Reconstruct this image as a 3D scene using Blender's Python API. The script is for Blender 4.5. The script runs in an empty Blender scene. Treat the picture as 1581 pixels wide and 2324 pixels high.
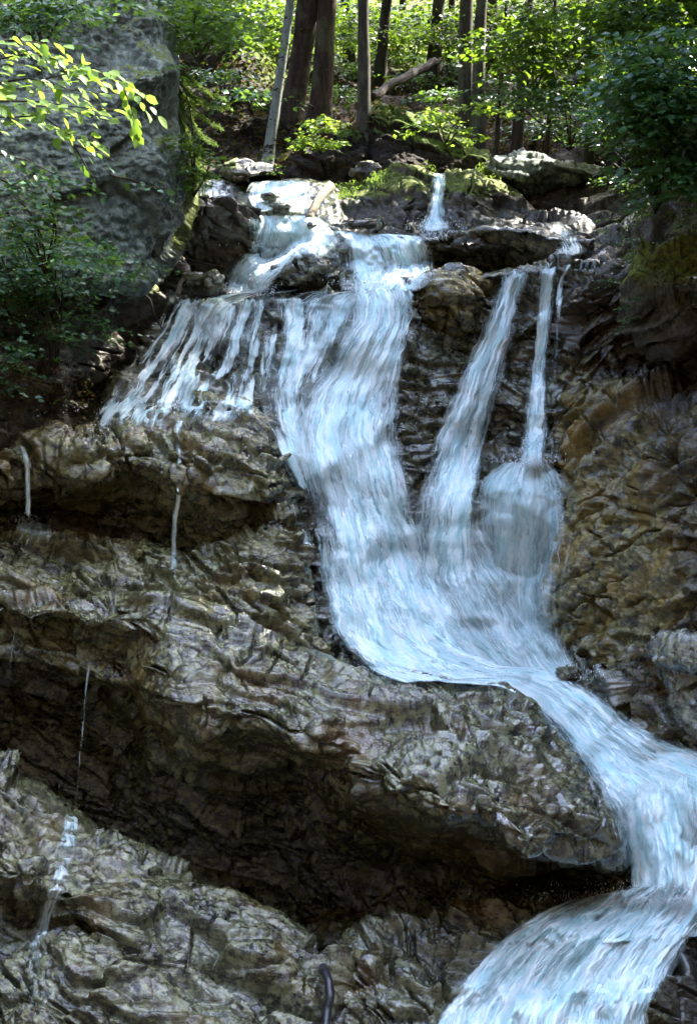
import bpy, math, random
import numpy as np
from mathutils import Vector
SC = bpy.context.scene
COL = SC.collection
F32 = np.float32
# ------------------------------------------------------------------ camera
PITCH = math.radians(-6.0)
FPX = 3193.0            # focal length in units of the 1581 x 2324 picture grid used for measuring
cam_d = bpy.data.cameras.new("camera"); cam = bpy.data.objects.new("camera", cam_d); COL.objects.link(cam)
cam_d.sensor_fit = 'VERTICAL'; cam_d.sensor_height = 36.0; cam_d.lens = 36.0 * FPX / 2324.0
cam.location = (0, 0, 0); cam.rotation_euler = (math.radians(90) + PITCH, 0, 0)
cam_d.clip_start = 0.1; cam_d.clip_end = 600.0
SC.camera = cam
# ------------------------------------------------------------------ sky, sun, exposure
SUN_EL, SUN_AZ = math.radians(50), math.radians(56)
w = bpy.data.worlds.new("World"); SC.world = w; w.use_nodes = True
nt = w.node_tree; nt.nodes.clear()
sky = nt.nodes.new('ShaderNodeTexSky'); sky.sky_type = 'NISHITA'; sky.sun_disc = False
sky.sun_elevation = SUN_EL; sky.sun_rotation = SUN_AZ; sky.air_density = 1.0; sky.ozone_density = 1.0; sky.dust_density = 3.5
bg = nt.nodes.new('ShaderNodeBackground'); bg.inputs['Strength'].default_value = 0.15
wo = nt.nodes.new('ShaderNodeOutputWorld')
nt.links.new(sky.outputs[0], bg.inputs['Color']); nt.links.new(bg.outputs[0], wo.inputs['Surface'])
SUN_TO = np.array([math.sin(SUN_AZ) * math.cos(SUN_EL), math.cos(SUN_AZ) * math.cos(SUN_EL), math.sin(SUN_EL)])
sd_ = bpy.data.lights.new("sun", 'SUN'); sd_.energy = 2.2; sd_.angle = math.radians(0.5); sd_.color = (1.0, 0.95, 0.86)
sun = bpy.data.objects.new("sun", sd_); COL.objects.link(sun); sun.location = (0, 20, 40)
sun.rotation_euler = Vector((-SUN_TO[0], -SUN_TO[1], -SUN_TO[2])).to_track_quat('-Z', 'Y').to_euler()
SC.view_settings.view_transform = 'Standard'; SC.view_settings.look = 'None'
SC.view_settings.exposure = 4.4; SC.view_settings.gamma = 1.0
SC.cycles.max_bounces = 6; SC.cycles.transparent_max_bounces = 16
SC.cycles.diffuse_bounces = 1; SC.cycles.glossy_bounces = 2; SC.cycles.transmission_bounces = 3
SC.cycles.sample_clamp_indirect = 4.0
# ------------------------------------------------------------------ measuring helpers
cp, sp = math.cos(PITCH), math.sin(PITCH)
def W(u, v, d):
    """point seen at (u, v) of the picture grid, at d metres ahead"""
    u = np.asarray(u, float); v = np.asarray(v, float); d = np.asarray(d, float)
    xc = (u - 790.5) / FPX; yc = (1162.0 - v) / FPX
    dy = cp - yc * sp; dz = sp + yc * cp
    return np.stack([xc / dy * d, d + 0 * u, dz / dy * d], -1)
def proj(p):
    x, y, z = p[..., 0], p[..., 1], p[..., 2]
    f = y * cp + z * sp; up = -y * sp + z * cp
    return 790.5 + FPX * x / f, 1162.0 - FPX * up / f
# ------------------------------------------------------------------ noise
def _hash(ix, iy, iz, seed):
    h = (ix.astype(np.int64) * 374761393 + iy.astype(np.int64) * 668265263 + iz.astype(np.int64) * 2147483647 + seed * 974634777) & 0xffffffff
    h = ((h ^ (h >> 13)) * 1274126177) & 0xffffffff
    h = ((h ^ (h >> 16)) * 2246822519) & 0xffffffff
    return h ^ (h >> 15)
_ga = np.random.RandomState(5).normal(size=(256, 3)); _ga /= np.linalg.norm(_ga, axis=1)[:, None]; _ga = _ga.astype(F32)
def perlin(p, seed=0):
    p = np.asarray(p); i = np.floor(p).astype(np.int32); f = (p - i).astype(F32)
    w_ = f * f * f * (f * (f * 6 - 15) + 10); out = np.zeros(p.shape[:-1], F32)
    for dx in (0, 1):
        wx = w_[..., 0] if dx else 1 - w_[..., 0]
        for dy in (0, 1):
            wy = w_[..., 1] if dy else 1 - w_[..., 1]
            for dz in (0, 1):
                wz = w_[..., 2] if dz else 1 - w_[..., 2]
                g = _ga[_hash(i[..., 0] + dx, i[..., 1] + dy, i[..., 2] + dz, seed) & 255]
                out += wx * wy * wz * (g[..., 0] * (f[..., 0] - dx) + g[..., 1] * (f[..., 1] - dy) + g[..., 2] * (f[..., 2] - dz))
    return out * 1.6
def fbm(p, octv=4, seed=0, gain=.5):
    a, o, s = 1.0, 0, 1.0
    for k in range(octv):
        o = o + a * perlin(np.asarray(p) * s, seed + k * 17); a *= gain; s *= 2.03
    return o
def facet(q, seed=0, tilt=.8):
    """broken-stone noise: every cell a tilted plane; returns height and distance-to-crack"""
    q = np.asarray(q, F32); b = np.floor(q).astype(np.int32)
    f1 = np.full(q.shape[:-1], 9., F32); f2 = f1.copy(); val = np.zeros_like(f1)
    for dx in (-1, 0, 1):
        for dy in (-1, 0, 1):
            for dz in (-1, 0, 1):
                c = b + np.array([dx, dy, dz], np.int32)
                h = _hash(c[..., 0], c[..., 1], c[..., 2], seed)
                j = np.stack([(h & 1023), ((h >> 10) & 1023), ((h >> 20) & 1023)], -1).astype(F32) / 1023.
                r = q - c - j; dd = .5 * np.abs(r).max(-1) + .5 * np.sqrt((r * r).sum(-1))
                g = _ga[(h >> 7) & 255]
                vv = tilt * (r * g).sum(-1) + ((h >> 13) & 255).astype(F32) / 255. - .5
                n = dd < f1
                f2 = np.where(n, f1, np.minimum(f2, dd)); val = np.where(n, vv, val); f1 = np.where(n, dd, f1)
    return val, f2 - f1
def sstep(a, b, x):
    t = np.clip((x - a) / (b - a), 0, 1); return t * t * (3 - 2 * t)
# ------------------------------------------------------------------ mesh helpers
def mesh_np(name, verts, faces, mat=None, smooth=True, attrs=None, uv=None):
    """faces: (n,3) or (n,4) int array, or a list of both"""
    fl = faces if isinstance(faces, list) else [faces]
    fl = [np.asarray(f, np.int32) for f in fl if len(f)]
    me = bpy.data.meshes.new(name)
    verts = np.asarray(verts, F32); me.vertices.add(len(verts)); me.vertices.foreach_set('co', verts.ravel())
    idx = np.concatenate([f.ravel() for f in fl]); cnt = np.concatenate([np.full(len(f), f.shape[1], np.int32) for f in fl])
    st = np.concatenate([[0], np.cumsum(cnt)[:-1]]).astype(np.int32)
    me.loops.add(len(idx)); me.loops.foreach_set('vertex_index', idx)
    me.polygons.add(len(cnt)); me.polygons.foreach_set('loop_start', st)
    me.polygons.foreach_set('use_smooth', np.full(len(cnt), smooth))
    if uv is not None:
        l = me.uv_layers.new(name='UVMap'); l.data.foreach_set('uv', np.asarray(uv, F32)[idx].ravel())
    for k, a in (attrs or {}).items():
        at = me.attributes.new(k, 'FLOAT', 'POINT'); at.data.foreach_set('value', np.asarray(a, F32))
    me.update(calc_edges=True); me.validate()
    if mat: me.materials.append(mat)
    return me
def link(name, me, parent=None, label=None, cat=None, kind=None, group=None):
    o = bpy.data.objects.new(name, me); COL.objects.link(o)
    if parent: o.parent = parent
    if label: o['label'] = label
    if cat: o['category'] = cat
    if kind: o['kind'] = kind
    if group: o['group'] = group
    return o
def empty(name, loc, label, cat, group=None):
    o = bpy.data.objects.new(name, None); COL.objects.link(o); o.location = tuple(float(c) for c in loc); o.empty_display_size = .2
    o['label'] = label; o['category'] = cat
    if group: o['group'] = group
    return o
def adopt(o, par):
    o.parent = par; o.matrix_parent_inverse = par.matrix_basis.inverted(); return o
def tube(path, rad, n=10, rough=0.0, seed=0, cap=True, vscale=1.0):
    """verts, faces of a tapering tube along path; rad per point"""
    path = np.asarray(path, float); rad = np.asarray(rad, float) * np.ones(len(path))
    t = np.gradient(path, axis=0); t /= np.linalg.norm(t, axis=1)[:, None] + 1e-9
    ref = np.array([0.31, -0.95, 0.05]); V = []
    ang = np.arange(n) / n * 2 * np.pi
    for k in range(len(path)):
        a = np.cross(t[k], ref); a /= np.linalg.norm(a) + 1e-9; b = np.cross(t[k], a)
        V.append(path[k] + rad[k] * (np.cos(ang)[:, None] * a + np.sin(ang)[:, None] * b))
    V = np.array(V)
    if rough:
        c = path[:, None, :]; q = V.copy(); q[..., 2] *= vscale
        dsp = fbm(q * 6, 3, seed); V = V + (V - c) * (dsp * rough)[..., None]
    m = len(path); i = np.arange(m - 1)[:, None] * n; j = np.arange(n)[None, :]; j2 = (j + 1) % n
    Fq = np.stack([i + j, i + j2, i + n + j2, i + n + j], -1).reshape(-1, 4)
    V = V.reshape(-1, 3)
    if cap:
        V = np.vstack([V, path[:1], path[-1:]]); a = m * n
        jj = np.arange(n); k2 = (jj + 1) % n
        T = np.vstack([np.stack([k2, jj, jj * 0 + a], -1), np.stack([jj + (m - 1) * n, k2 + (m - 1) * n, jj * 0 + a + 1], -1)])
        return V, [Fq, T]
    return V, [Fq]
def merge(parts):
    Vs, Q, T, o = [], [], [], 0
    for V, fl in parts:
        for f in (fl if isinstance(fl, list) else [fl]):
            (Q if f.shape[1] == 4 else T).append(f + o)
        Vs.append(V); o += len(V)
    out = []
    if Q: out.append(np.vstack(Q))
    if T: out.append(np.vstack(T))
    return np.vstack(Vs), out
# ------------------------------------------------------------------ material helpers
class M:
    def __init__(s, name):
        s.m = bpy.data.materials.new(name); s.m.use_nodes = True; s.t = s.m.node_tree; s.t.nodes.clear()
        s.out = s.n('ShaderNodeOutputMaterial')
    def n(s, typ, **kw):
        x = s.t.nodes.new(typ)
        for k, v in kw.items(): setattr(x, k, v)
        return x
    def l(s, a, b): s.t.links.new(a, b)
    def set(s, node, **kw):
        for k, v in kw.items():
            k = k.replace('_', ' ')
            if hasattr(v, 'is_output'): s.l(v, node.inputs[k])
            else: node.inputs[k].default_value = v
    def noise(s, vec, scale, detail=4, rough=.55, dist=0.0, out='Fac'):
        x = s.n('ShaderNodeTexNoise'); s.l(vec, x.inputs['Vector'])
        x.inputs['Scale'].default_value = scale; x.inputs['Detail'].default_value = detail
        x.inputs['Roughness'].default_value = rough; x.inputs['Distortion'].default_value = dist
        return x.outputs[out]
    def mapping(s, vec, scale=(1, 1, 1), rot=(0, 0, 0), loc=(0, 0, 0)):
        x = s.n('ShaderNodeMapping'); s.l(vec, x.inputs['Vector'])
        x.inputs['Scale'].default_value = scale; x.inputs['Rotation'].default_value = rot; x.inputs['Location'].default_value = loc
        return x.outputs[0]
    def ramp(s, fac, a, b, lo=0.0, hi=1.0, smooth=True):
        x = s.n('ShaderNodeMapRange'); x.interpolation_type = 'SMOOTHSTEP' if smooth else 'LINEAR'
        s.l(fac, x.inputs['Value'])
        for k, v in (('From Min', a), ('From Max', b), ('To Min', lo), ('To Max', hi)): x.inputs[k].default_value = v
        return x.outputs[0]
    def mix(s, fac, a, b):
        x = s.n('ShaderNodeMix', data_type='RGBA')
        for sock, v in ((x.inputs[0], fac), (x.inputs[6], a), (x.inputs[7], b)):
            if hasattr(v, 'is_output'): s.l(v, sock)
            else: sock.default_value = v if isinstance(v, (int, float)) else (*v, 1)
        return x.outputs[2]
    def math(s, op, a, b=None, clamp=False):
        x = s.n('ShaderNodeMath', operation=op, use_clamp=clamp)
        for sock, v in ((x.inputs[0], a), (x.inputs[1], b)):
            if v is None: continue
            if hasattr(v, 'is_output'): s.l(v, sock)
            else: sock.default_value = v
        return x.outputs[0]
    def attr(s, name):
        x = s.n('ShaderNodeAttribute', attribute_name=name); return x.outputs['Fac']
    def bump(s, h, strength=.5, dist=.02, normal=None):
        x = s.n('ShaderNodeBump'); s.l(h, x.inputs['Height']); x.inputs['Strength'].default_value = strength; x.inputs['Distance'].default_value = dist
        if normal is not None: s.l(normal, x.inputs['Normal'])
        return x.outputs[0]
# ------------------------------------------------------------------ materials
STR_A = (0.0, math.radians(24), 0.0)
def rock_mat(name, dark, mid, light, stain, stain_amt=.5, r0=.22, r1=.6, spec=.5, strata=STR_A, moss_col=((.014, .024, .003), (.11, .13, .014)), coat=.45, iso=False, dull=False):
    s = M(name); tc = s.n('ShaderNodeTexCoord').outputs['Object']
    big = s.noise(tc, .9, 3); st = s.mapping(tc, (1.2, 1.2, 2.0 if iso else 7.0), strata)
    band = s.noise(st, 1.6, 7, .62, .1); fine = s.noise(tc, 14, 5, .65); grit = s.noise(tc, 55, 4, .7)
    c = s.mix(s.ramp(band, .42, .58), dark, mid)
    c = s.mix(s.math('MULTIPLY', s.ramp(fine, .44, .60), s.ramp(big, .25, .55, .35, 1.0)), c, light)
    c = s.mix(s.ramp(s.noise(tc, 16, 4, .65, .6), .54, .66, 0, .5), c, dark)
    sn = s.noise(s.mapping(tc, (1, 1, .6), (0, .3, 0), (3, 7, 1)), 1.5, 5, .6, .8)
    c = s.mix(s.math('MULTIPLY', s.ramp(sn, .55 - .1 * stain_amt, .68), stain_amt), c, stain)
    c = s.mix(s.ramp(grit, .35, .75, 0, .2), c, tuple(x * 1.6 for x in mid))
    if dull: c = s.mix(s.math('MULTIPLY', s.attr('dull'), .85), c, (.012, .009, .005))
    wet = s.attr('wet'); moss = s.attr('moss')
    c = s.mix(s.math('MULTIPLY', wet, .25), c, tuple(x * .3 for x in dark))
    mn = s.noise(tc, 22, 4, .7)
    mcol = s.mix(s.ramp(mn, .35, .65), *moss_col)
    mfac = s.ramp(s.math('ADD', moss, s.math('MULTIPLY', s.math('SUBTRACT', mn, .5), .9)), .42, .6)
    c = s.mix(mfac, c, mcol)
    b = s.n('ShaderNodeBsdfPrincipled'); s.l(c, b.inputs['Base Color'])
    rn = s.noise(tc, 6, 5, .7)
    rr = s.ramp(rn, .35, .65, r0, r1)
    rr = s.math('SUBTRACT', rr, s.math('MULTIPLY', wet, .14)); rr = s.math('MAXIMUM', s.math('MAXIMUM', rr, .16), s.math('MULTIPLY', mfac, .95))
    s.l(rr, b.inputs['Roughness']); b.inputs['Specular IOR Level'].default_value = spec
    s.l(s.math('MULTIPLY', s.math('SUBTRACT', 1.0, mfac), s.math('MULTIPLY', s.math('ADD', wet, .25), coat)), b.inputs['Coat Weight']); b.inputs['Coat Roughness'].default_value = .14
    stf = s.noise(s.mapping(tc, (5, 5, 6) if iso else (3, 3, 13), strata), 3.0, 6, .7, 0)
    n1 = s.bump(stf, .6, .03); n2 = s.bump(s.math('ADD', s.noise(tc, 30, 5, .7), s.math('MULTIPLY', mfac, mn)), .4, .014, n1)
    s.l(n2, b.inputs['Normal']); s.l(b.outputs[0], s.out.inputs['Surface'])
    return s.m
ST_L = (0.0, math.radians(22), 0.0); ST_R = (0.0, math.radians(-38), 0.0)
MAT = {}
MAT['main'] = rock_mat('wet_schist', (0.007, 0.005, 0.003), (0.052, 0.052, 0.024), (0.179, 0.187, 0.102), (0.099, 0.070, 0.014), .4, .10, .34, .8, coat=.5)
MAT['left'] = rock_mat('olive_schist', (0.007, 0.005, 0.002), (0.085, 0.081, 0.028), (0.241, 0.238, 0.102), (0.206, 0.108, 0.015), .55, .12, .38, .8, coat=.4)
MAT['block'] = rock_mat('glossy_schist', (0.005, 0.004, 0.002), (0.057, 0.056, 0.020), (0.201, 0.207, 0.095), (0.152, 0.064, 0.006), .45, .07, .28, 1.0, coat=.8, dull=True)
MAT['low'] = rock_mat('grey_schist', (0.005, 0.005, 0.002), (0.059, 0.061, 0.026), (0.188, 0.197, 0.102), (0.125, 0.062, 0.009), .45, .10, .34, .9, coat=.5)
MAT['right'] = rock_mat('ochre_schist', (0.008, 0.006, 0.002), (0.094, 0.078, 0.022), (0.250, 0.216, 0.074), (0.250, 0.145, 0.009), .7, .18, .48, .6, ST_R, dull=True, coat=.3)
MAT['dark'] = rock_mat('dark_mossy_rock', (.006, .005, .002), (.024, .019, .009), (.085, .07, .04), (.05, .035, .01), .4, .35, .7, .5, coat=.12, moss_col=((.02, .03, .003), (.13, .15, .014)))
MAT['grey'] = rock_mat('lichen_limestone', (.03, .038, .031), (.095, .118, .094), (.23, .27, .22), (.03, .036, .022), .5, .6, .9, .3, (0, .1, 0), iso=True, coat=0)
MAT['top'] = rock_mat('pale_streambed_rock', (.012, .010, .006), (.06, .053, .034), (.20, .17, .125), (.13, .08, .03), .5, .2, .5, .6)
MAT['dirt'] = rock_mat('forest_soil', (.004, .003, .002), (.013, .009, .005), (.04, .028, .016), (.025, .014, .007), .5, .8, .95, .2, (0, 0, 0), ((.016, .03, .004), (.085, .12, .012)), coat=0)
def leaf_mat(name, c1, c2, c3, trans=.5, rough=.45, spec=.25):
    s = M(name); g = s.n('ShaderNodeNewGeometry'); r = g.outputs['Random Per Island']
    tc = s.n('ShaderNodeTexCoord').outputs['Object']
    c = s.mix(r, c1, c2); c = s.mix(s.ramp(s.noise(tc, 1.2, 2), .4, .65), c, c3)
    d = s.n('ShaderNodeBsdfPrincipled'); s.l(c, d.inputs['Base Color']); d.inputs['Roughness'].default_value = rough; d.inputs['Specular IOR Level'].default_value = spec
    t = s.n('ShaderNodeBsdfTranslucent'); c2_ = s.mix(.35, c, (.30, .48, .01)); s.l(c2_, t.inputs['Color'])
    m = s.n('ShaderNodeMixShader'); m.inputs[0].default_value = trans; s.l(d.outputs[0], m.inputs[1]); s.l(t.outputs[0], m.inputs[2])
    s.l(m.outputs[0], s.out.inputs['Surface']); return s.m
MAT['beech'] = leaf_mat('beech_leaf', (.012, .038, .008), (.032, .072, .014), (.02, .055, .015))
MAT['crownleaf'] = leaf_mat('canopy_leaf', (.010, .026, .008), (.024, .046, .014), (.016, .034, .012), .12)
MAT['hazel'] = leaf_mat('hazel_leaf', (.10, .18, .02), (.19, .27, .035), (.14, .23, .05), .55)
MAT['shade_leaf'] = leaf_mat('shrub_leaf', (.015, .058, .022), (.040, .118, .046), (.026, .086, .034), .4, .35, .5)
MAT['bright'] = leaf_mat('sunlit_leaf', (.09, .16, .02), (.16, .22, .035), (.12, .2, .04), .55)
MAT['needle'] = leaf_mat('spruce_needle', (.06, .11, .03), (.11, .16, .04), (.08, .13, .035), .35, .6)
MAT['grass'] = leaf_mat('grass_blade', (.05, .09, .02), (.11, .15, .035), (.08, .10, .03), .45, .5)
MAT['litter'] = leaf_mat('dry_leaf', (.04, .02, .009), (.10, .06, .03), (.06, .034, .016), .15, .9, .05)
MAT['straw'] = leaf_mat('dead_grass', (.07, .06, .035), (.14, .125, .08), (.10, .09, .055), .2, .7)
def bark_mat(name, a, b_, lichen=(.08, .09, .055), lam=.3, spots=False):
    s = M(name); tc = s.n('ShaderNodeTexCoord').outputs['Object']
    f = s.noise(s.mapping(tc, (9, 9, 1.6)), 2.2, 6, .7, .3)
    c = s.mix(s.ramp(f, .35, .65), a, b_)
    c = s.mix(s.math('MULTIPLY', s.ramp(s.noise(tc, 2.5, 5, .65), .5, .62), lam), c, lichen)
    if spots:
        v = s.noise(s.mapping(tc, (8, 8, 22)), 1.0, 2, .5); c = s.mix(s.ramp(v, .60, .64), c, (.02, .018, .015))
    b = s.n('ShaderNodeBsdfPrincipled'); s.l(c, b.inputs['Base Color']); b.inputs['Roughness'].default_value = .85; b.inputs['Specular IOR Level'].default_value = .25
    s.l(s.bump(f, .8, .03), b.inputs['Normal']); s.l(b.outputs[0], s.out.inputs['Surface']); return s.m
MAT['bark'] = bark_mat('spruce_bark', (.015, .009, .005), (.05, .032, .02), (.09, .10, .05), .45)
MAT['beechbark'] = bark_mat('beech_bark', (.018, .016, .01), (.055, .05, .034), (.10, .11, .06), .4)
MAT['birch'] = bark_mat('pale_bark', (.10, .115, .095), (.20, .22, .185), (.06, .075, .05), .35, True)
MAT['dead'] = bark_mat('bleached_wood', (.10, .08, .05), (.26, .22, .16), (.3, .27, .2), .2)
MAT['rot'] = bark_mat('wet_dark_wood', (.006, .004, .003), (.022, .015, .009), (.02, .025, .01), .4)
def water_mat(name, col=(.90, .98, .96), lo=.30, hi=.66, cap=1.0, fx=34.0, fy=2.6, seed=0.0):
    s = M(name); uv = s.n('ShaderNodeUVMap'); uv.uv_map = 'UVMap'; uv = uv.outputs[0]
    wob = s.noise(uv, 2.2, 3, .5, 0, 'Color')
    wv = s.n('ShaderNodeMixRGB', blend_type='LINEAR_LIGHT'); wv.inputs[0].default_value = .035; s.l(uv, wv.inputs[1]); s.l(wob, wv.inputs[2]); wv = wv.outputs[0]
    a = s.noise(s.mapping(wv, (fx, fy, 1), (0, 0, 0), (seed, seed, seed)), 1.0, 6, .68, .25)
    b_ = s.noise(s.mapping(wv, (fx * .28, fy * .55, 1), (0, 0, 0), (seed + 5, 0, 0)), 1.0, 4, .6, .3)
    c_ = s.noise(s.mapping(wv, (fx * .5, fy * 5, 1), (0, 0, 0), (seed + 9, 3, 0)), 1.0, 5, .7, .4)
    st = s.math('ADD', s.math('ADD', s.math('MULTIPLY', a, .5), s.math('MULTIPLY', b_, .3)), s.math('MULTIPLY', c_, .2))
    dens = s.attr('dens')
    al = s.ramp(s.math('ADD', st, s.math('MULTIPLY', s.math('SUBTRACT', dens, .5), .62)), lo + .06, hi + .06)
    al = s.math('MULTIPLY', al, s.ramp(dens, 0.0, .22, 0.0, cap))
    base = s.mix(s.ramp(st, .42, .58), tuple(x * y for x, y in zip(col, (.54, .77, .80))), col)
    p = s.n('ShaderNodeBsdfPrincipled'); s.l(base, p.inputs['Base Color']); p.inputs['Roughness'].default_value = .38; p.inputs['Specular IOR Level'].default_value = .5
    tr = s.n('ShaderNodeBsdfTranslucent'); s.l(base, tr.inputs['Color'])
    mx = s.n('ShaderNodeMixShader'); mx.inputs[0].default_value = .15; s.l(p.outputs[0], mx.inputs[1]); s.l(tr.outputs[0], mx.inputs[2])
    s.l(s.bump(st, .5, .03), p.inputs['Normal'])
    tp = s.n('ShaderNodeBsdfTransparent'); m2 = s.n('ShaderNodeMixShader'); s.l(al, m2.inputs[0]); s.l(tp.outputs[0], m2.inputs[1]); s.l(mx.outputs[0], m2.inputs[2])
    s.l(m2.outputs[0], s.out.inputs['Surface']); return s.m
MAT['water'] = water_mat('white_water')
MAT['veil'] = water_mat('thin_water', fx=46.0, fy=2.2, seed=44.0, lo=.30, hi=.72, cap=.7)
MAT['water2'] = water_mat('white_water_strands', seed=31.0, fx=60.0, fy=3.0, lo=.42, hi=.6)
MAT['stream'] = water_mat('rushing_water', fx=20.0, fy=1.9, seed=12.0, lo=.25, hi=.52)
s = M('water_thread'); p = s.n('ShaderNodeBsdfPrincipled'); p.inputs['Base Color'].default_value = (.88, .95, .97, 1); p.inputs['Roughness'].default_value = .4; t = s.n('ShaderNodeBsdfTranslucent'); t.inputs[0].default_value = (.88, .95, .97, 1); x = s.n('ShaderNodeMixShader'); x.inputs[0].default_value = .2; s.l(p.outputs[0], x.inputs[1]); s.l(t.outputs[0], x.inputs[2]); s.l(x.outputs[0], s.out.inputs['Surface']); MAT['thread'] = s.m
s = M('water_drop'); p = s.n('ShaderNodeBsdfPrincipled'); p.inputs['Base Color'].default_value = (.85, .93, .97, 1); p.inputs['Roughness'].default_value = .15; s.l(p.outputs[0], s.out.inputs['Surface']); MAT['drop'] = s.m
s = M('hose_rubber'); p = s.n('ShaderNodeBsdfPrincipled'); p.inputs['Base Color'].default_value = (.012, .013, .016, 1); p.inputs['Roughness'].default_value = .42; s.l(p.outputs[0], s.out.inputs['Surface']); MAT['hose'] = s.m
# ------------------------------------------------------------------ rock masses
ZS = 3.0; ZU0, ZV0, ZW, ZH = -240, -240, 700, 940
ZB = np.full((ZH, ZW), 1e3, F32)
def zsplat(P):
    u, v = proj(P); i = ((v - ZV0) / ZS).astype(int); j = ((u - ZU0) / ZS).astype(int)
    k = (i >= 0) & (i < ZH) & (j >= 0) & (j < ZW); np.minimum.at(ZB, (i[k], j[k]), P[k, 1].astype(F32))
def zat(u, v, Z=None):
    Z = ZB if Z is None else Z
    i = np.clip(((np.asarray(v) - ZV0) / ZS), 0, ZH - 1.001); j = np.clip(((np.asarray(u) - ZU0) / ZS), 0, ZW - 1.001)
    i0 = i.astype(int); j0 = j.astype(int); fi = i - i0; fj = j - j0
    return (Z[i0, j0] * (1 - fi) + Z[i0 + 1, j0] * fi) * (1 - fj) + (Z[i0, j0 + 1] * (1 - fi) + Z[i0 + 1, j0 + 1] * fi) * fj
def interp(ctrl, U, V, c=30.0):
    C = np.array(ctrl, float); x = C[:, :2]
    ph = lambda r2: np.sqrt(r2 + c * c)
    A = ph(((x[:, None] - x[None]) ** 2).sum(-1)); n = len(C)
    B = np.block([[A, np.ones((n, 1))], [np.ones((1, n)), np.zeros((1, 1))]])
    s_ = np.linalg.solve(B + np.diag([1e-6] * n + [0]), np.append(C[:, 2], 0))
    out = np.full(U.shape, s_[-1])
    for k in range(n): out += s_[k] * ph((U - x[k, 0]) ** 2 + (V - x[k, 1]) ** 2)
    return out
def sdf(poly, U, V):
    P_ = np.array(poly, float); best = np.full(U.shape, 1e9); ins = np.zeros(U.shape, bool)
    for k in range(len(P_)):
        a, b = P_[k], P_[(k + 1) % len(P_)]; e = b - a
        t = np.clip(((U - a[0]) * e[0] + (V - a[1]) * e[1]) / (e @ e + 1e-9), 0, 1)
        best = np.minimum(best, (U - a[0] - t * e[0]) ** 2 + (V - a[1] - t * e[1]) ** 2)
        if a[1] != b[1]:
            c = ((a[1] > V) != (b[1] > V)) & (U < (b[0] - a[0]) * (V - a[1]) / (b[1] - a[1]) + a[0]); ins ^= c
    d = np.sqrt(best); return np.where(ins, d, -d)
def rot2(p, ang):
    c, s_ = math.cos(ang), math.sin(ang); q = p.copy(); q[..., 0] = c * p[..., 0] + s_ * p[..., 2]; q[..., 2] = -s_ * p[..., 0] + c * p[..., 2]; return q
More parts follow.
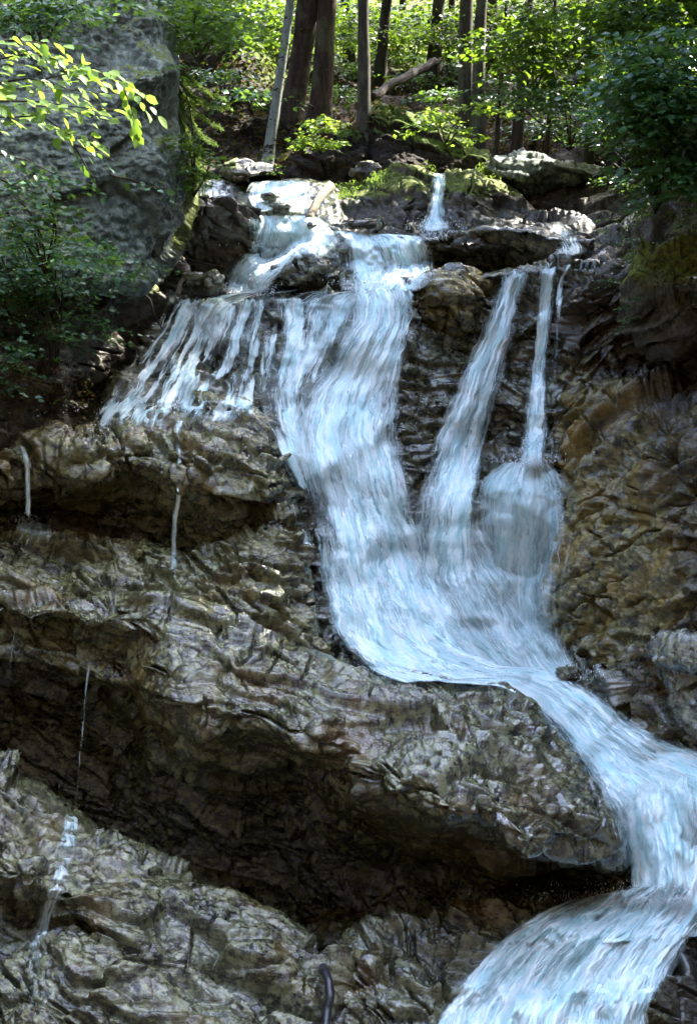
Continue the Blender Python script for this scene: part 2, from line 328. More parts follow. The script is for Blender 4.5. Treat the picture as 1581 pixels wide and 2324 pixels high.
def rock(name, poly, ctrl, mat, step=2.3, dip=-24, lump=.16, fac=(.55, .14), fac2=(.17, .06), strat=(.22, .10), fine=.008, fac3=.019, ragged=5.0,
         rnd=(40, .5), back=2.2, wet=None, moss=None, dull=None, seed=1, aniso=2.6, grow=36, extra=None, crack=.06, slit=.13):
    P_ = np.array(poly, float); mg = grow + 6
    us = np.arange(P_[:, 0].min() - mg, P_[:, 0].max() + mg, step); vs = np.arange(P_[:, 1].min() - mg, P_[:, 1].max() + mg, step)
    U, V = np.meshgrid(us, vs); D = sdf(poly, U, V)
    q = np.stack([U / 60., V / 60., U * 0 + seed * 3.3], -1); D0 = D; D = D + ragged * (fbm(q * 1.2, 2, seed) + .25 * perlin(q * 5, seed))
    gv, gu = np.gradient(D0 + ragged * fbm(q * 1.2, 2, seed), step); gl = np.sqrt(gu * gu + gv * gv) + 1e-6
    s_ = np.maximum(-D, 0); t = np.clip(1 - D / rnd[0], 0, 1)
    Ub = U + gu / gl * s_; Vb = V + gv / gl * s_                       # the sides of a mass hang from its rim and run back into the hill
    base = interp(ctrl, Ub, Vb); dep = base + rnd[1] * (1 - np.sqrt(1 - .93 * t * t))
    ex = np.minimum(s_, 10) * .5 + s_ * .1
    Pside = W(Ub + gu / gl * ex, Vb + gv / gl * ex, dep + s_ / grow * back)
    Pw = W(Ub, Vb, dep)
    # displacement
    du = np.gradient(Pw, axis=1); dv = np.gradient(Pw, axis=0); N = np.cross(dv, du); N /= np.linalg.norm(N, axis=-1)[..., None] + 1e-9
    wn = sstep(6, 0, D)[..., None]; N = N * (1 - wn) + wn * np.array([0, -.93, .36]); N /= np.linalg.norm(N, axis=-1)[..., None]
    spc = np.maximum(np.linalg.norm(dv, axis=-1), np.linalg.norm(du, axis=-1))
    at = lambda sz: np.clip(sz * .5 / (spc + 1e-6), 0, 1) ** 1.5
    r = rot2(Pw, math.radians(dip)).astype(F32) + seed * 7.7
    warp = fbm(r * 1.3, 3, seed + 3)
    h = lump * fbm(r * .75, 3, seed)
    fa = 0.0
    rr = r + .07 * np.stack([warp, np.roll(warp, 3, 0), warp], -1)
    def A(sz): return rr / np.array([sz * aniso, sz, sz], F32)
    def soft(x, r_):
        for ax in (0, 1):
            y = np.pad(x, [(r_, r_) if q_ == ax else (0, 0) for q_ in (0, 1)], mode='edge'); c = np.cumsum(y, axis=ax); c = np.concatenate([np.zeros_like(np.take(c, [0], ax)), c], ax)
            k_ = 2 * r_ + 1; n_ = x.shape[ax]; x = (np.take(c, range(k_, k_ + n_), ax) - np.take(c, range(n_), ax)) / k_
        return x
    if fac[1]:
        a, c1 = facet(A(fac[0]), seed); fa = a; h = h + at(fac[0]) * fac[1] * a - at(.2) * crack * (1 - sstep(0, .10, c1)) * sstep(-.1, .3, perlin(r * .9, seed + 8))
    if strat[1]:
        strat = (strat[0], strat[1] * 1.25)
        z_ = r[..., 2] / strat[0] + .3 * warp + 1.3 * fa + .2 * perlin(r * 3, seed + 5); fr = z_ - np.floor(z_)
        saw = np.where(fr < .82, fr / .82, (1 - fr) / .18)       # swells upward, then breaks back: little overhangs
        h = h - at(strat[0]) * strat[1] * (saw - .5) * sstep(-.3, .35, perlin(r * np.array([.6, .6, 1.5], F32), seed + 6))
    h = soft(h, 1)
    def respc():
        Q = Pw + N * h[..., None]
        return soft(np.maximum(np.linalg.norm(np.gradient(Q, axis=0), axis=-1), np.linalg.norm(np.gradient(Q, axis=1), axis=-1)), 1)
    spc = respc()
    if fac2[1]:
        a, c2 = facet(A(fac2[0]), seed + 1); msk = .35 + .65 * sstep(-.25, .25, perlin(r * 1.1, seed + 2))
        h = h + soft(at(fac2[0]) * (fac2[1] * a * msk - crack * .45 * (1 - sstep(0, .13, c2)) * msk), 1)
    zc = r[..., 2] / .2 + .3 * fbm(r * .8, 2, seed + 31) + .8 * fa; sl = np.abs(zc - np.round(zc)) / .07; sm2 = sstep(.02, .22, perlin(r * np.array([1.1, 1.1, 5], F32), seed + 32))
    xc = (r[..., 0] + .5 * r[..., 2]) / .33 + .3 * fbm(r * .9, 2, seed + 41) + .9 * fa; sj = np.abs(xc - np.round(xc)) / .05
    h = h - at(.12) * slit * np.maximum((1 - sstep(.2, 1, sl)) * sm2, .7 * (1 - sstep(.2, 1, sj)) * sstep(.12, .3, perlin(r * np.array([4, 1.2, 1.6], F32), seed + 42)))
    spc = respc()
    a, c3 = facet(r / np.array([.085, .05, .038], F32), seed + 2); h = h + at(.05) * fac3 * a * (.3 + .7 * sstep(-.3, .3, perlin(r * 2.3, seed + 12)))
    h = h + at(.04) * fine * fbm(r * np.array([9, 9, 16], F32), 3, seed + 9)
    Pw = np.where((D > 0)[..., None], Pw, Pside) + N * (h * (1 - .5 * sstep(12, 36, -D)))[..., None]
    keep = D > -grow; ok = keep[:-1, :-1] & keep[1:, :-1] & keep[:-1, 1:] & keep[1:, 1:]
    idx = np.arange(U.size).reshape(U.shape)
    Fq = np.stack([idx[:-1, :-1], idx[1:, :-1], idx[1:, 1:], idx[:-1, 1:]], -1)[ok]
    used = np.unique(Fq); rm = np.full(U.size, -1, np.int32); rm[used] = np.arange(len(used)); Fq = rm[Fq]
    Pf = Pw.reshape(-1, 3)[used]
    du = np.gradient(Pw, axis=1); dv = np.gradient(Pw, axis=0); N2 = np.cross(dv, du); N2 /= np.linalg.norm(N2, axis=-1)[..., None] + 1e-9
    wv = np.zeros(U.shape) if wet is None else (np.full(U.shape, float(wet)) if isinstance(wet, (int, float)) else wet(U, V, Pw))
    mv = np.zeros(U.shape) if moss is None else moss(U, V, Pw, N2[..., 2])
    me = mesh_np(name, Pf, Fq, MAT[mat], True, {'wet': wv.reshape(-1)[used], 'moss': mv.reshape(-1)[used], 'dull': (np.zeros(U.shape) if dull is None else dull(U, V, Pw)).reshape(-1)[used]})
    zsplat(Pf[D.reshape(-1)[used] > -3])
    return me
def blob(U, V, pts):
    o = np.zeros(U.shape)
    for (a, b, r, k) in pts: o = np.maximum(o, k * (1 - sstep(.5, 1.0, np.sqrt((U - a) ** 2 + (V - b) ** 2) / r)))
    return o
R_ = {}
def S(name, label, poly, ctrl, mat, cat=None, kind='structure', **kw):
    me = rock(name, poly, ctrl, mat, **kw)
    if kind == 'thing': o = link(name, me, None, label, cat or 'boulder')
    else: o = link(name, me, None, label, cat, 'structure')
    return o
hill_ctrl = []
for v_, d_ in ((620, 17.4), (560, 17.8), (430, 18.6), (350, 19.8), (280, 21.5), (200, 24.5), (120, 29), (60, 34), (0, 40), (-120, 55)):
    for u_ in (780, 1050, 1250): hill_ctrl.append((u_, v_, d_))
for v_, d_ in ((620, 17), (430, 18.4), (350, 19.3), (250, 20.5), (150, 22.8), (80, 27), (20, 31), (-120, 38)):
    for u_ in (300, 480, 600): hill_ctrl.append((u_, v_, d_))
for v_, d_ in ((620, 16), (430, 17.6), (300, 18.6), (200, 19.8), (0, 22.5), (-120, 25)):
    for u_ in (1450, 1600, 1760): hill_ctrl.append((u_, v_, d_))
S('hillside', 'shaded forest floor rising behind the falls', [(60, -150), (2300, -150), (2300, 620), (60, 620)], hill_ctrl, 'dirt', step=4, lump=.35, fac=(.7, 0.075), fac2=(.2, 0.057), strat=(.3, 0), fine=.03, rnd=(10, .1), ragged=0,
  moss=lambda U, V, P, n: .62 * sstep(250, 120, V) * sstep(500, 620, U) + .35 * sstep(-.3, .4, fbm(P * .7, 3, 4)))
S('cliff', 'tall grey lichen covered cliff beside the upper falls', [(-150, -130), (280, -130), (330, 5), (405, 50), (408, 140), (402, 250), (412, 330), (440, 400), (458, 465), (425, 530), (390, 600), (330, 660), (-150, 680)],
  [(-150, -130, 13.2), (-150, 300, 12.8), (-150, 680, 12.4), (150, -130, 14), (150, 250, 13.5), (150, 620, 13.3), (290, -50, 14.2), (300, 100, 14.1), (380, 60, 14.9), (375, 170, 14.0), (375, 350, 14.1), (405, 100, 15.2), (405, 260, 15.0), (440, 440, 14.8), (300, 640, 14.1)], 'grey',
  step=2.6, dip=10, lump=.14, fac=(.9, .12), fac2=(.25, .03), strat=(.4, 0), aniso=1.2, fine=.018, fac3=.010, slit=.0, crack=.03, rnd=(26, .7), back=3.0,
  moss=lambda U, V, P, n: .55 * sstep(.1, .7, n) + .8 * sstep(395, 420, U) * sstep(250, 350, V))
S('recess_rock', 'dark recessed rock under the fallen log', [(380, 450), (470, 448), (575, 484), (592, 500), (592, 600), (540, 680), (380, 700), (280, 690), (300, 500)],
  [(380, 460, 16.0), (560, 490, 16.3), (470, 470, 15.9), (470, 620, 16.7), (570, 620, 16.5), (330, 660, 15.8)], 'dark', wet=.6, seed=3, rnd=(20, .3), moss=lambda U, V, P, n: .5 * sstep(.3, .8, n))
S('stream_step', 'rock step under the topmost cascade', [(440, 425), (470, 405), (560, 405), (640, 402), (700, 404), (750, 405), (775, 440), (790, 540), (560, 540), (440, 480)],
  [(600, 405, 18.0), (470, 420, 17.8), (740, 410, 17.6), (600, 480, 17.0), (740, 520, 16.6), (470, 480, 17.0), (620, 440, 17.4)], 'main', wet=.7, seed=4, rnd=(14, .3), lump=.04, fac=(.55, .05), fac2=(.17, .03), strat=(.2, .03))
S('mossy_rock', 'mossy rock hump split by the slender fall', [(690, 505), (725, 462), (770, 428), (830, 402), (880, 380), (930, 369), (962, 372), (978, 388), (1002, 392), (1012, 379), (1045, 376), (1080, 380), (1100, 398), (1150, 412), (1188, 438), (1212, 478), (1300, 488), (1345, 520), (1320, 570), (690, 570)],
  [(720, 500, 16.9), (830, 405, 17.6), (930, 375, 17.6), (850, 500, 16.7), (930, 450, 16.9), (990, 395, 17.7), (990, 480, 17.2), (990, 530, 16.5), (1045, 380, 17.4), (1040, 450, 16.8), (1120, 420, 17.3), (1120, 480, 17.0), (1120, 530, 16.2), (1250, 500, 17.0), (1250, 540, 16.2), (1330, 530, 16.2), (1050, 535, 16.0), (850, 530, 16.3)], 'dark',
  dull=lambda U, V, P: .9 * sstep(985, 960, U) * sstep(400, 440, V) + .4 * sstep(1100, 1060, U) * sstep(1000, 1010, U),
  kind='thing', seed=5, rnd=(18, .35), lump=.08, fac=(.4, 0.105), fac2=(.13, 0.067), strat=(.2, .04), wet=lambda U, V, P: .8 * sstep(460, 500, V) * sstep(940, 985, U) + .5 * sstep(60, 20, abs(U - 990)), 
  moss=lambda U, V, P, n: np.clip(.95 * sstep(-.1, .5, n), 0, 1) * sstep(470, 430, V) + .25 * sstep(1010, 960, U) * sstep(480, 420, V))
S('rock_slab', 'dark undercut slab with a wet lit edge', [(700, 508), (760, 518), (850, 528), (960, 538), (1060, 522), (1130, 515), (1190, 518), (1240, 534), (1290, 548), (1345, 545), (1345, 585), (1290, 606), (1180, 640), (960, 680), (700, 680)],
  [(720, 520, 16.1), (850, 535, 16.0), (850, 650, 15.4), (720, 650, 15.6), (960, 545, 15.9), (1000, 575, 16.3), (1000, 620, 16.7), (1130, 525, 15.9), (1130, 560, 16.1), (1130, 610, 16.6), (1260, 550, 15.7), (1260, 600, 16.2), (1340, 560, 15.6), (950, 640, 15.8)], 'main', wet=.8, seed=6, rnd=(10, .15), dip=-6, strat=(.13, .07))
S('rock_face', 'steep wet rock face behind the main fall', [(120, 950), (205, 915), (300, 800), (345, 720), (370, 676), (480, 668), (560, 662), (780, 656), (900, 650), (940, 640), (1010, 612), (1100, 612), (1190, 602), (1232, 598), (1290, 592), (1360, 600), (1430, 1000), (1420, 1640), (1300, 1700), (850, 1700), (600, 1620), (300, 1300), (100, 1100)],
  [(200, 930, 14.0), (370, 690, 15.3), (480, 675, 15.3), (600, 670, 15.3), (780, 662, 15.2), (920, 660, 15.0), (350, 850, 14.6), (500, 850, 14.8), (300, 940, 13.9), (500, 940, 13.9), (620, 1000, 14.0), (700, 850, 14.6), (850, 760, 14.7), (850, 1000, 14.3), (750, 1250, 13.6), (850, 1250, 13.8), (800, 1500, 12.9), (950, 1540, 12.7), (1100, 1560, 12.5), (1000, 800, 14.9), (1100, 650, 15.2), (1020, 1000, 14.5), (1150, 780, 15.1), (1150, 960, 14.9), (1130, 1010, 15.0), (1240, 620, 15.0), (1240, 900, 14.7), (1190, 1062, 14.0), (1110, 1080, 14.3), (1260, 1100, 14.1), (1180, 1160, 13.7), (1180, 1280, 13.9), (1170, 1420, 13.7), (1200, 1540, 12.8), (1050, 1300, 13.9), (1300, 1500, 12.9), (1300, 1300, 13.7), (1330, 1620, 12.2), (1000, 1650, 12.3), (400, 1250, 14), (930, 1380, 13.4)], 'main',
  wet=.85, seed=7, lump=.16, fac=(.5, 0.165), fac2=(.15, 0.095), strat=(.2, .06), dip=-8, rnd=(18, .3), aniso=1.7)
S('ochre_boulder', 'ochre rock between the main fall and the middle stream', [(925, 655), (960, 622), (995, 606), (1050, 602), (1095, 612), (1115, 640), (1100, 700), (1060, 748), (1000, 748), (945, 728)],
  [(1000, 615, 15.0), (1090, 630, 15.1), (1010, 680, 14.7), (1080, 700, 14.9), (940, 680, 14.9), (1000, 745, 14.9)], 'right', kind='thing', seed=8, rnd=(26, .4), wet=.4, lump=.06, fac=(.35, 0.105), strat=(.2, .05))
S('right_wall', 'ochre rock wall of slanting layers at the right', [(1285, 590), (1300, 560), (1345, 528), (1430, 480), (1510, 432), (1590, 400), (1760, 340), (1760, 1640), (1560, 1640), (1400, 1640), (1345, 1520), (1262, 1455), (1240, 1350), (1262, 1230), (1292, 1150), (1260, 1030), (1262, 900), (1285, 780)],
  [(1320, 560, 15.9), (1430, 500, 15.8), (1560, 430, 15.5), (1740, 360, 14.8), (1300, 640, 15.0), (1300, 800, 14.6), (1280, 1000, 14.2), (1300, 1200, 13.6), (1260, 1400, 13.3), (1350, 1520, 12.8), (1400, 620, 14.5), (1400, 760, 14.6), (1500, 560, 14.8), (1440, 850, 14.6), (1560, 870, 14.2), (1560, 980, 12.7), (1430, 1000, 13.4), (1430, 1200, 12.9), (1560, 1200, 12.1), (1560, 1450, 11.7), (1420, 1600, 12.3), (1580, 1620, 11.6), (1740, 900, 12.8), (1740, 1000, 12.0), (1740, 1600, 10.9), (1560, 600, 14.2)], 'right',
  dull=lambda U, V, P: np.clip(sstep(930, 800, V - .12 * (U - 1300) + 60 * perlin(P * 1.5, 3)) + .7 * sstep(1480, 1560, U - .3 * (V - 1200) + 40 * perlin(P * 2, 4)), 0, 1),  # dull here: wet black film plus recess shade put into the upper wall colour
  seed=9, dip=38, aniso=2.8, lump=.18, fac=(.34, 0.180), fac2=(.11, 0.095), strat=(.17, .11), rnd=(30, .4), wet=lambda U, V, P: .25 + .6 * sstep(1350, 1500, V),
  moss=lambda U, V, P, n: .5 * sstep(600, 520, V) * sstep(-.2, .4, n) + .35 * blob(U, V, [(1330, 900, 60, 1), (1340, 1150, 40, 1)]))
S('moss_overhang', 'moss topped rock overhang at the right edge', [(1428, 610), (1448, 566), (1520, 545), (1600, 535), (1760, 515), (1760, 745), (1640, 750), (1590, 770), (1540, 802), (1490, 800), (1445, 760), (1412, 690), (1416, 645)],
  [(1440, 600, 13.4), (1500, 570, 13.3), (1560, 550, 13.2), (1740, 540, 12.6), (1500, 640, 13.1), (1580, 640, 12.9), (1740, 650, 12.5), (1460, 740, 13.6), (1540, 780, 13.5), (1620, 720, 13.0)], 'dark', kind='thing', seed=10, rnd=(30, .5), lump=.12, wet=.2, dip=30,
  moss=lambda U, V, P, n: sstep(-.15, .35, n) * sstep(700, 620, V) + .9 * sstep(640, 580, V) + .45 * sstep(760, 700, V) * sstep(-.1, .3, perlin(P * 3, 3)))
S('left_bank', 'dark leaf strewn bank under the cliff', [(-150, 590), (100, 600), (250, 640), (330, 640), (385, 665), (372, 700), (345, 745), (325, 800), (262, 880), (205, 930), (150, 975), (-150, 1030)],
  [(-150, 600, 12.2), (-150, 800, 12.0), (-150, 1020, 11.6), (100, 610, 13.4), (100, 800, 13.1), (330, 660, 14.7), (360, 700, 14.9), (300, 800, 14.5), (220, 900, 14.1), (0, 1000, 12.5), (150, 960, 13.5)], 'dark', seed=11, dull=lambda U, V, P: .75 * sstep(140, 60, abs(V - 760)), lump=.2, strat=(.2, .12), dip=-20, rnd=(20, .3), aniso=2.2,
  moss=lambda U, V, P, n: .6 * sstep(720, 640, V) + .3 * sstep(200, 50, U))
S('left_shelf', 'upper rock shelf left of the main fall', [(-150, 1005), (0, 990), (100, 985), (190, 962), (270, 950), (370, 945), (470, 935), (560, 932), (610, 962), (648, 1050), (672, 1150), (640, 1260), (400, 1320), (-150, 1290)],
  [(-100, 1010, 12.4), (0, 1000, 12.6), (200, 970, 13.3), (400, 950, 13.6), (560, 940, 13.6), (0, 1060, 12.4), (300, 1030, 12.9), (200, 1060, 12.6), (450, 1060, 12.7), (600, 1100, 12.9), (90, 1110, 13.0), (90, 1170, 14.0), (250, 1120, 13.5), (300, 1180, 13.9), (420, 1180, 13.5), (540, 1200, 13.0), (650, 1150, 13.3), (-100, 1120, 12.8)], 'left', seed=12, wet=.55, rnd=(20, .3), lump=.12, fac=(.4, 0.180), fac2=(.12, 0.085), strat=(.2, .09))
S('lower_shelf', 'lower rock shelf left of the main fall', [(-150, 1165), (60, 1172), (130, 1195), (220, 1222), (320, 1212), (420, 1240), (520, 1225), (600, 1150), (650, 1140), (690, 1220), (712, 1330), (725, 1450), (770, 1500), (600, 1640), (-150, 1460)],
  [(-100, 1180, 13.0), (60, 1180, 13.0), (200, 1225, 13.0), (320, 1220, 12.8), (0, 1320, 12.3), (200, 1320, 12.4), (420, 1300, 12.6), (620, 1160, 12.9), (600, 1280, 12.5), (690, 1300, 12.7), (700, 1440, 12.2), (550, 1400, 12.0), (400, 1450, 11.9), (0, 1400, 12.2), (620, 1600, 11.8)], 'left', seed=13, wet=.45, rnd=(16, .25), lump=.12, fac=(.36, 0.180), fac2=(.12, 0.095), strat=(.18, .09))
S('rock_block', 'huge glossy rock block overhanging the foreground', [(-150, 1335), (60, 1338), (210, 1332), (330, 1335), (480, 1372), (640, 1440), (740, 1482), (860, 1532), (960, 1522), (1060, 1545), (1150, 1546), (1205, 1582), (1262, 1650), (1312, 1725), (1368, 1800), (1392, 1870), (1402, 1945), (1440, 2010), (1440, 2070), (1300, 2100), (1100, 2150), (800, 2260), (-150, 2260)],
  [(-100, 1345, 12.2), (-100, 1410, 11.9), (-100, 1480, 13.0), (-100, 1750, 13.3), (60, 1345, 12.1), (60, 1410, 11.8), (60, 1470, 12.9), (60, 1700, 13.2), (210, 1345, 12.0), (200, 1425, 11.6), (200, 1490, 12.8), (200, 1800, 13.2), (330, 1500, 11.5), (345, 1600, 11.3), (320, 1660, 12.7), (350, 1950, 13.1), (480, 1400, 11.8), (500, 1500, 11.3), (640, 1450, 11.6), (600, 1600, 11.0), (450, 1700, 11.1), (420, 1800, 12.7), (700, 1690, 10.7), (680, 1790, 12.2), (600, 2000, 13.1), (740, 1490, 11.6), (860, 1545, 11.5), (870, 1700, 10.6), (870, 1825, 10.4), (860, 1900, 12.1), (850, 2000, 12.8), (800, 2120, 12.1), (1000, 1895, 10.1), (1000, 1950, 12.0), (1000, 2050, 12.1), (960, 1530, 11.6), (1150, 1555, 11.5), (1100, 1700, 10.4), (1200, 1960, 10.1), (1200, 2000, 11.9), (1180, 2060, 11.8), (1250, 1670, 11.1), (1350, 1800, 10.8), (1280, 1850, 10.2), (1350, 1940, 10.4), (1350, 1985, 11.3), (1400, 2040, 11.2)], 'block',
  kind='thing', cat='rock block', seed=14, rnd=(22, .3), lump=.12, fac=(.55, 0.150), fac2=(.16, 0.067), strat=(.26, .07), crack=.06, dip=-20, aniso=2.4,
  wet=lambda U, V, P: .25 + .6 * blob(U, V, [(1250, 1800, 300, 1)]))
S('lower_rock', 'layered rock ledges at the lower left corner', [(-150, 1720), (0, 1748), (90, 1775), (170, 1832), (215, 1872), (300, 1920), (380, 1950), (425, 1962), (455, 2015), (560, 2060), (640, 2110), (735, 2168), (752, 2220), (742, 2480), (-150, 2480)],
  [(-100, 1740, 11.2), (90, 1790, 11.2), (215, 1880, 11.1), (400, 1965, 10.9), (450, 2030, 10.6), (640, 2125, 10.4), (740, 2190, 10.3), (0, 1900, 10.5), (200, 2000, 10.2), (60, 2010, 9.9), (60, 2050, 10.4), (300, 2060, 10.1), (100, 2200, 9.7), (400, 2200, 9.8), (0, 2324, 9.4), (400, 2400, 9.0), (700, 2400, 9.5), (600, 2220, 9.9)], 'low', seed=15, wet=.35, rnd=(24, .3), lump=.14, fac=(.5, 0.195), fac2=(.13, 0.085), strat=(.17, .09), dip=-18)
S('channel_rock', 'wedge of rock beside the lowest cascade', [(742, 2200), (752, 2150), (800, 2118), (860, 2088), (960, 2070), (1100, 2036), (1230, 2030), (1290, 2040), (1280, 2080), (1180, 2120), (1110, 2200), (1060, 2480), (740, 2480)],
  [(760, 2160, 10.5), (960, 2080, 10.7), (1100, 2045, 10.8), (1270, 2045, 10.8), (850, 2200, 10.1), (1000, 2170, 10.2), (900, 2400, 9.3), (770, 2300, 10.0), (1050, 2300, 9.7)], 'block', seed=16, wet=.5, rnd=(22, .3), lump=.12, fac=(.4, 0.195), fac2=(.14, 0.095), strat=(.2, .09), dip=-28)
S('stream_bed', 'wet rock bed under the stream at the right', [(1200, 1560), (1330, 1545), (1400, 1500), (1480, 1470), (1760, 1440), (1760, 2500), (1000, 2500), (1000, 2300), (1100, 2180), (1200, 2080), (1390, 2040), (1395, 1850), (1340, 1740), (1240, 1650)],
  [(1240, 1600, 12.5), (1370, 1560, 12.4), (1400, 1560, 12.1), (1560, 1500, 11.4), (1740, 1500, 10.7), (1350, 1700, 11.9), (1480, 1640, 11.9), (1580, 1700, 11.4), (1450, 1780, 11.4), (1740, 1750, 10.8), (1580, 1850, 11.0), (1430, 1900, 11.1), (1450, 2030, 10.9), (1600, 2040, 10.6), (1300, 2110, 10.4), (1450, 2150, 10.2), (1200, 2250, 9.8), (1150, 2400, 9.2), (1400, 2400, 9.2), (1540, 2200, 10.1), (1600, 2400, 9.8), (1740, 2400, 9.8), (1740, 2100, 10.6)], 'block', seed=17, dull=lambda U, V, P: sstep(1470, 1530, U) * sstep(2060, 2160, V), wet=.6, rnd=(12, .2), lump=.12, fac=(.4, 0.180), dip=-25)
S('dark_boulder', 'dark mossy boulder behind the topmost cascade', [(628, 410), (650, 352), (690, 312), (735, 286), (790, 281), (828, 296), (840, 350), (850, 410), (780, 430), (640, 425)],
  [(650, 370, 18.7), (740, 295, 18.8), (820, 300, 18.8), (740, 380, 18.4), (830, 400, 18.4)], 'dirt', kind='thing', seed=18, rnd=(24, .5), lump=.08, fac=(.5, 0.075), moss=lambda U, V, P, n: sstep(.0, .5, n) * sstep(330, 300, V))
S('mossy_boulder', 'large moss capped boulder in front of the trunks', [(838, 246), (865, 240), (905, 252), (950, 266), (1000, 266), (1045, 290), (1078, 330), (1112, 345), (1120, 410), (840, 410), (828, 320)],
  [(850, 255, 18.9), (950, 275, 18.8), (1050, 300, 18.6), (1110, 350, 18.5), (900, 350, 18.3), (1050, 390, 18.4), (850, 400, 18.3)], 'dirt', kind='thing', seed=19, rnd=(20, .6), lump=.08, fac=(.5, 0.090), moss=lambda U, V, P, n: np.clip(sstep(-.1, .4, n), 0, 1) * sstep(.65, .3, (V - 240 - .33 * (U - 840)) / 100))
S('grey_boulder', 'pale grey boulder left of the slim trunk at right', [(1100, 384), (1104, 362), (1125, 350), (1150, 346), (1185, 335), (1222, 345), (1260, 362), (1310, 372), (1378, 384), (1392, 402), (1330, 415), (1280, 440), (1230, 455), (1190, 448), (1150, 420), (1115, 412)],
  [(1120, 370, 17.9), (1185, 345, 18.1), (1200, 390, 17.5), (1300, 385, 17.6), (1380, 395, 17.7), (1240, 440, 17.9)], 'grey', kind='thing', seed=20, rnd=(20, .5), lump=.06, fac=(.35, 0.090), fac2=(.12, 0.038), moss=lambda U, V, P, n: .3 * sstep(.3, .8, n))
S('back_ledge', 'dark stepped rock under the grey boulder', [(1180, 455), (1250, 425), (1330, 400), (1400, 392), (1450, 400), (1530, 430), (1440, 500), (1350, 535), (1310, 510), (1200, 500)],
  [(1200, 470, 17.8), (1300, 430, 17.7), (1400, 400, 17.4), (1500, 430, 17.0), (1350, 500, 17.0), (1250, 490, 17.6)], 'dark', seed=21, rnd=(12, .25), lump=.08, fac=(.35, 0.120), dip=18, strat=(.16, .08))
S('pointed_rock', 'pointed dark rock with water on both sides', [(585, 662), (590, 620), (615, 600), (650, 590), (662, 572), (690, 560), (722, 566), (750, 590), (768, 620), (773, 655), (700, 666)],
  [(600, 610, 15.6), (600, 660, 15.6), (690, 570, 15.6), (700, 620, 15.2), (700, 658, 15.4), (765, 640, 15.4)], 'main', kind='thing', seed=22, rnd=(18, .35), lump=.06, fac=(.25, 0.150), fac2=(.09, 0.057), wet=.3)
S('flat_boulder', 'sunlit flat boulder with yellow moss above the cascade', [(498, 392), (505, 372), (530, 361), (560, 358), (598, 366), (625, 380), (636, 392), (610, 400), (570, 404), (540, 420), (512, 412)],
  [(510, 375, 17.9), (560, 362, 18.1), (625, 388, 17.8), (560, 390, 17.5), (530, 412, 17.7)], 'top', kind='thing', seed=23, rnd=(16, .5), lump=.05, fac=(.35, 0.045), fac2=(.1, 0.019), strat=(.2, 0), moss=lambda U, V, P, n: .75 * sstep(545, 515, U) * sstep(392, 375, V) + .4 * sstep(398, 385, V))

S('right_bank', 'dark rock bank closing the right side', [(1640, 300), (2500, 120), (2500, 2700), (1640, 2700)],
  [(1640, 350, 15.4), (2500, 300, 11), (1700, 900, 13.6), (2500, 900, 9.5), (1700, 1600, 11.6), (2500, 1600, 8.2), (1700, 2400, 10.6), (2500, 2500, 7.0)], 'right', step=6, seed=31, dip=38, rnd=(20, .3), dull=lambda U, V, P: 0 * U + .7)
S('far_bank', 'dark rock bank closing the left side', [(-1000, -100), (-100, -100), (-100, 2500), (-1000, 2500)],
  [(-1000, 0, 8), (-100, 0, 13.6), (-1000, 1200, 7.5), (-100, 1200, 13.2), (-1000, 2400, 7), (-100, 2400, 10.4)], 'left', step=6, seed=32, rnd=(20, .3))
# ------------------------------------------------------------------ water
def fill(Z, n=3):
    Z = Z.copy()
    for _ in range(n):
        P_ = np.pad(Z, 1, mode='edge'); st = np.stack([P_[a:a + Z.shape[0], b:b + Z.shape[1]] for a in range(3) for b in range(3)])
        bad = Z > 900; Z = np.where(bad, st.min(0), Z)
    return Z
def blur(Z, r):
    k = 2 * r + 1
    for ax in (0, 1):
        P_ = np.pad(Z, [(r, r) if a == ax else (0, 0) for a in (0, 1)], mode='edge').astype(np.float64)
        c = np.cumsum(P_, axis=ax); z0 = np.zeros_like(np.take(c, [0], ax)); c = np.concatenate([z0, c], ax)
        n = Z.shape[ax]; Z = (np.take(c, range(k, k + n), ax) - np.take(c, range(0, n), ax)) / k
    return Z
ZF = fill(ZB, 4); ZF = np.where(ZF > 900, 30, ZF)
ZM = ZF
for _ in range(2):
    P_ = np.pad(ZM, 1, mode='edge'); ZM = np.stack([P_[a:a + ZH, b:b + ZW] for a in range(3) for b in range(3)]).min(0)
ZSM = blur(blur(ZM, 3), 5)
ZBIG = blur(blur(ZSM, 8), 8)
ZSM = .75 * ZSM + .25 * blur(blur(ZF, 1), 1)
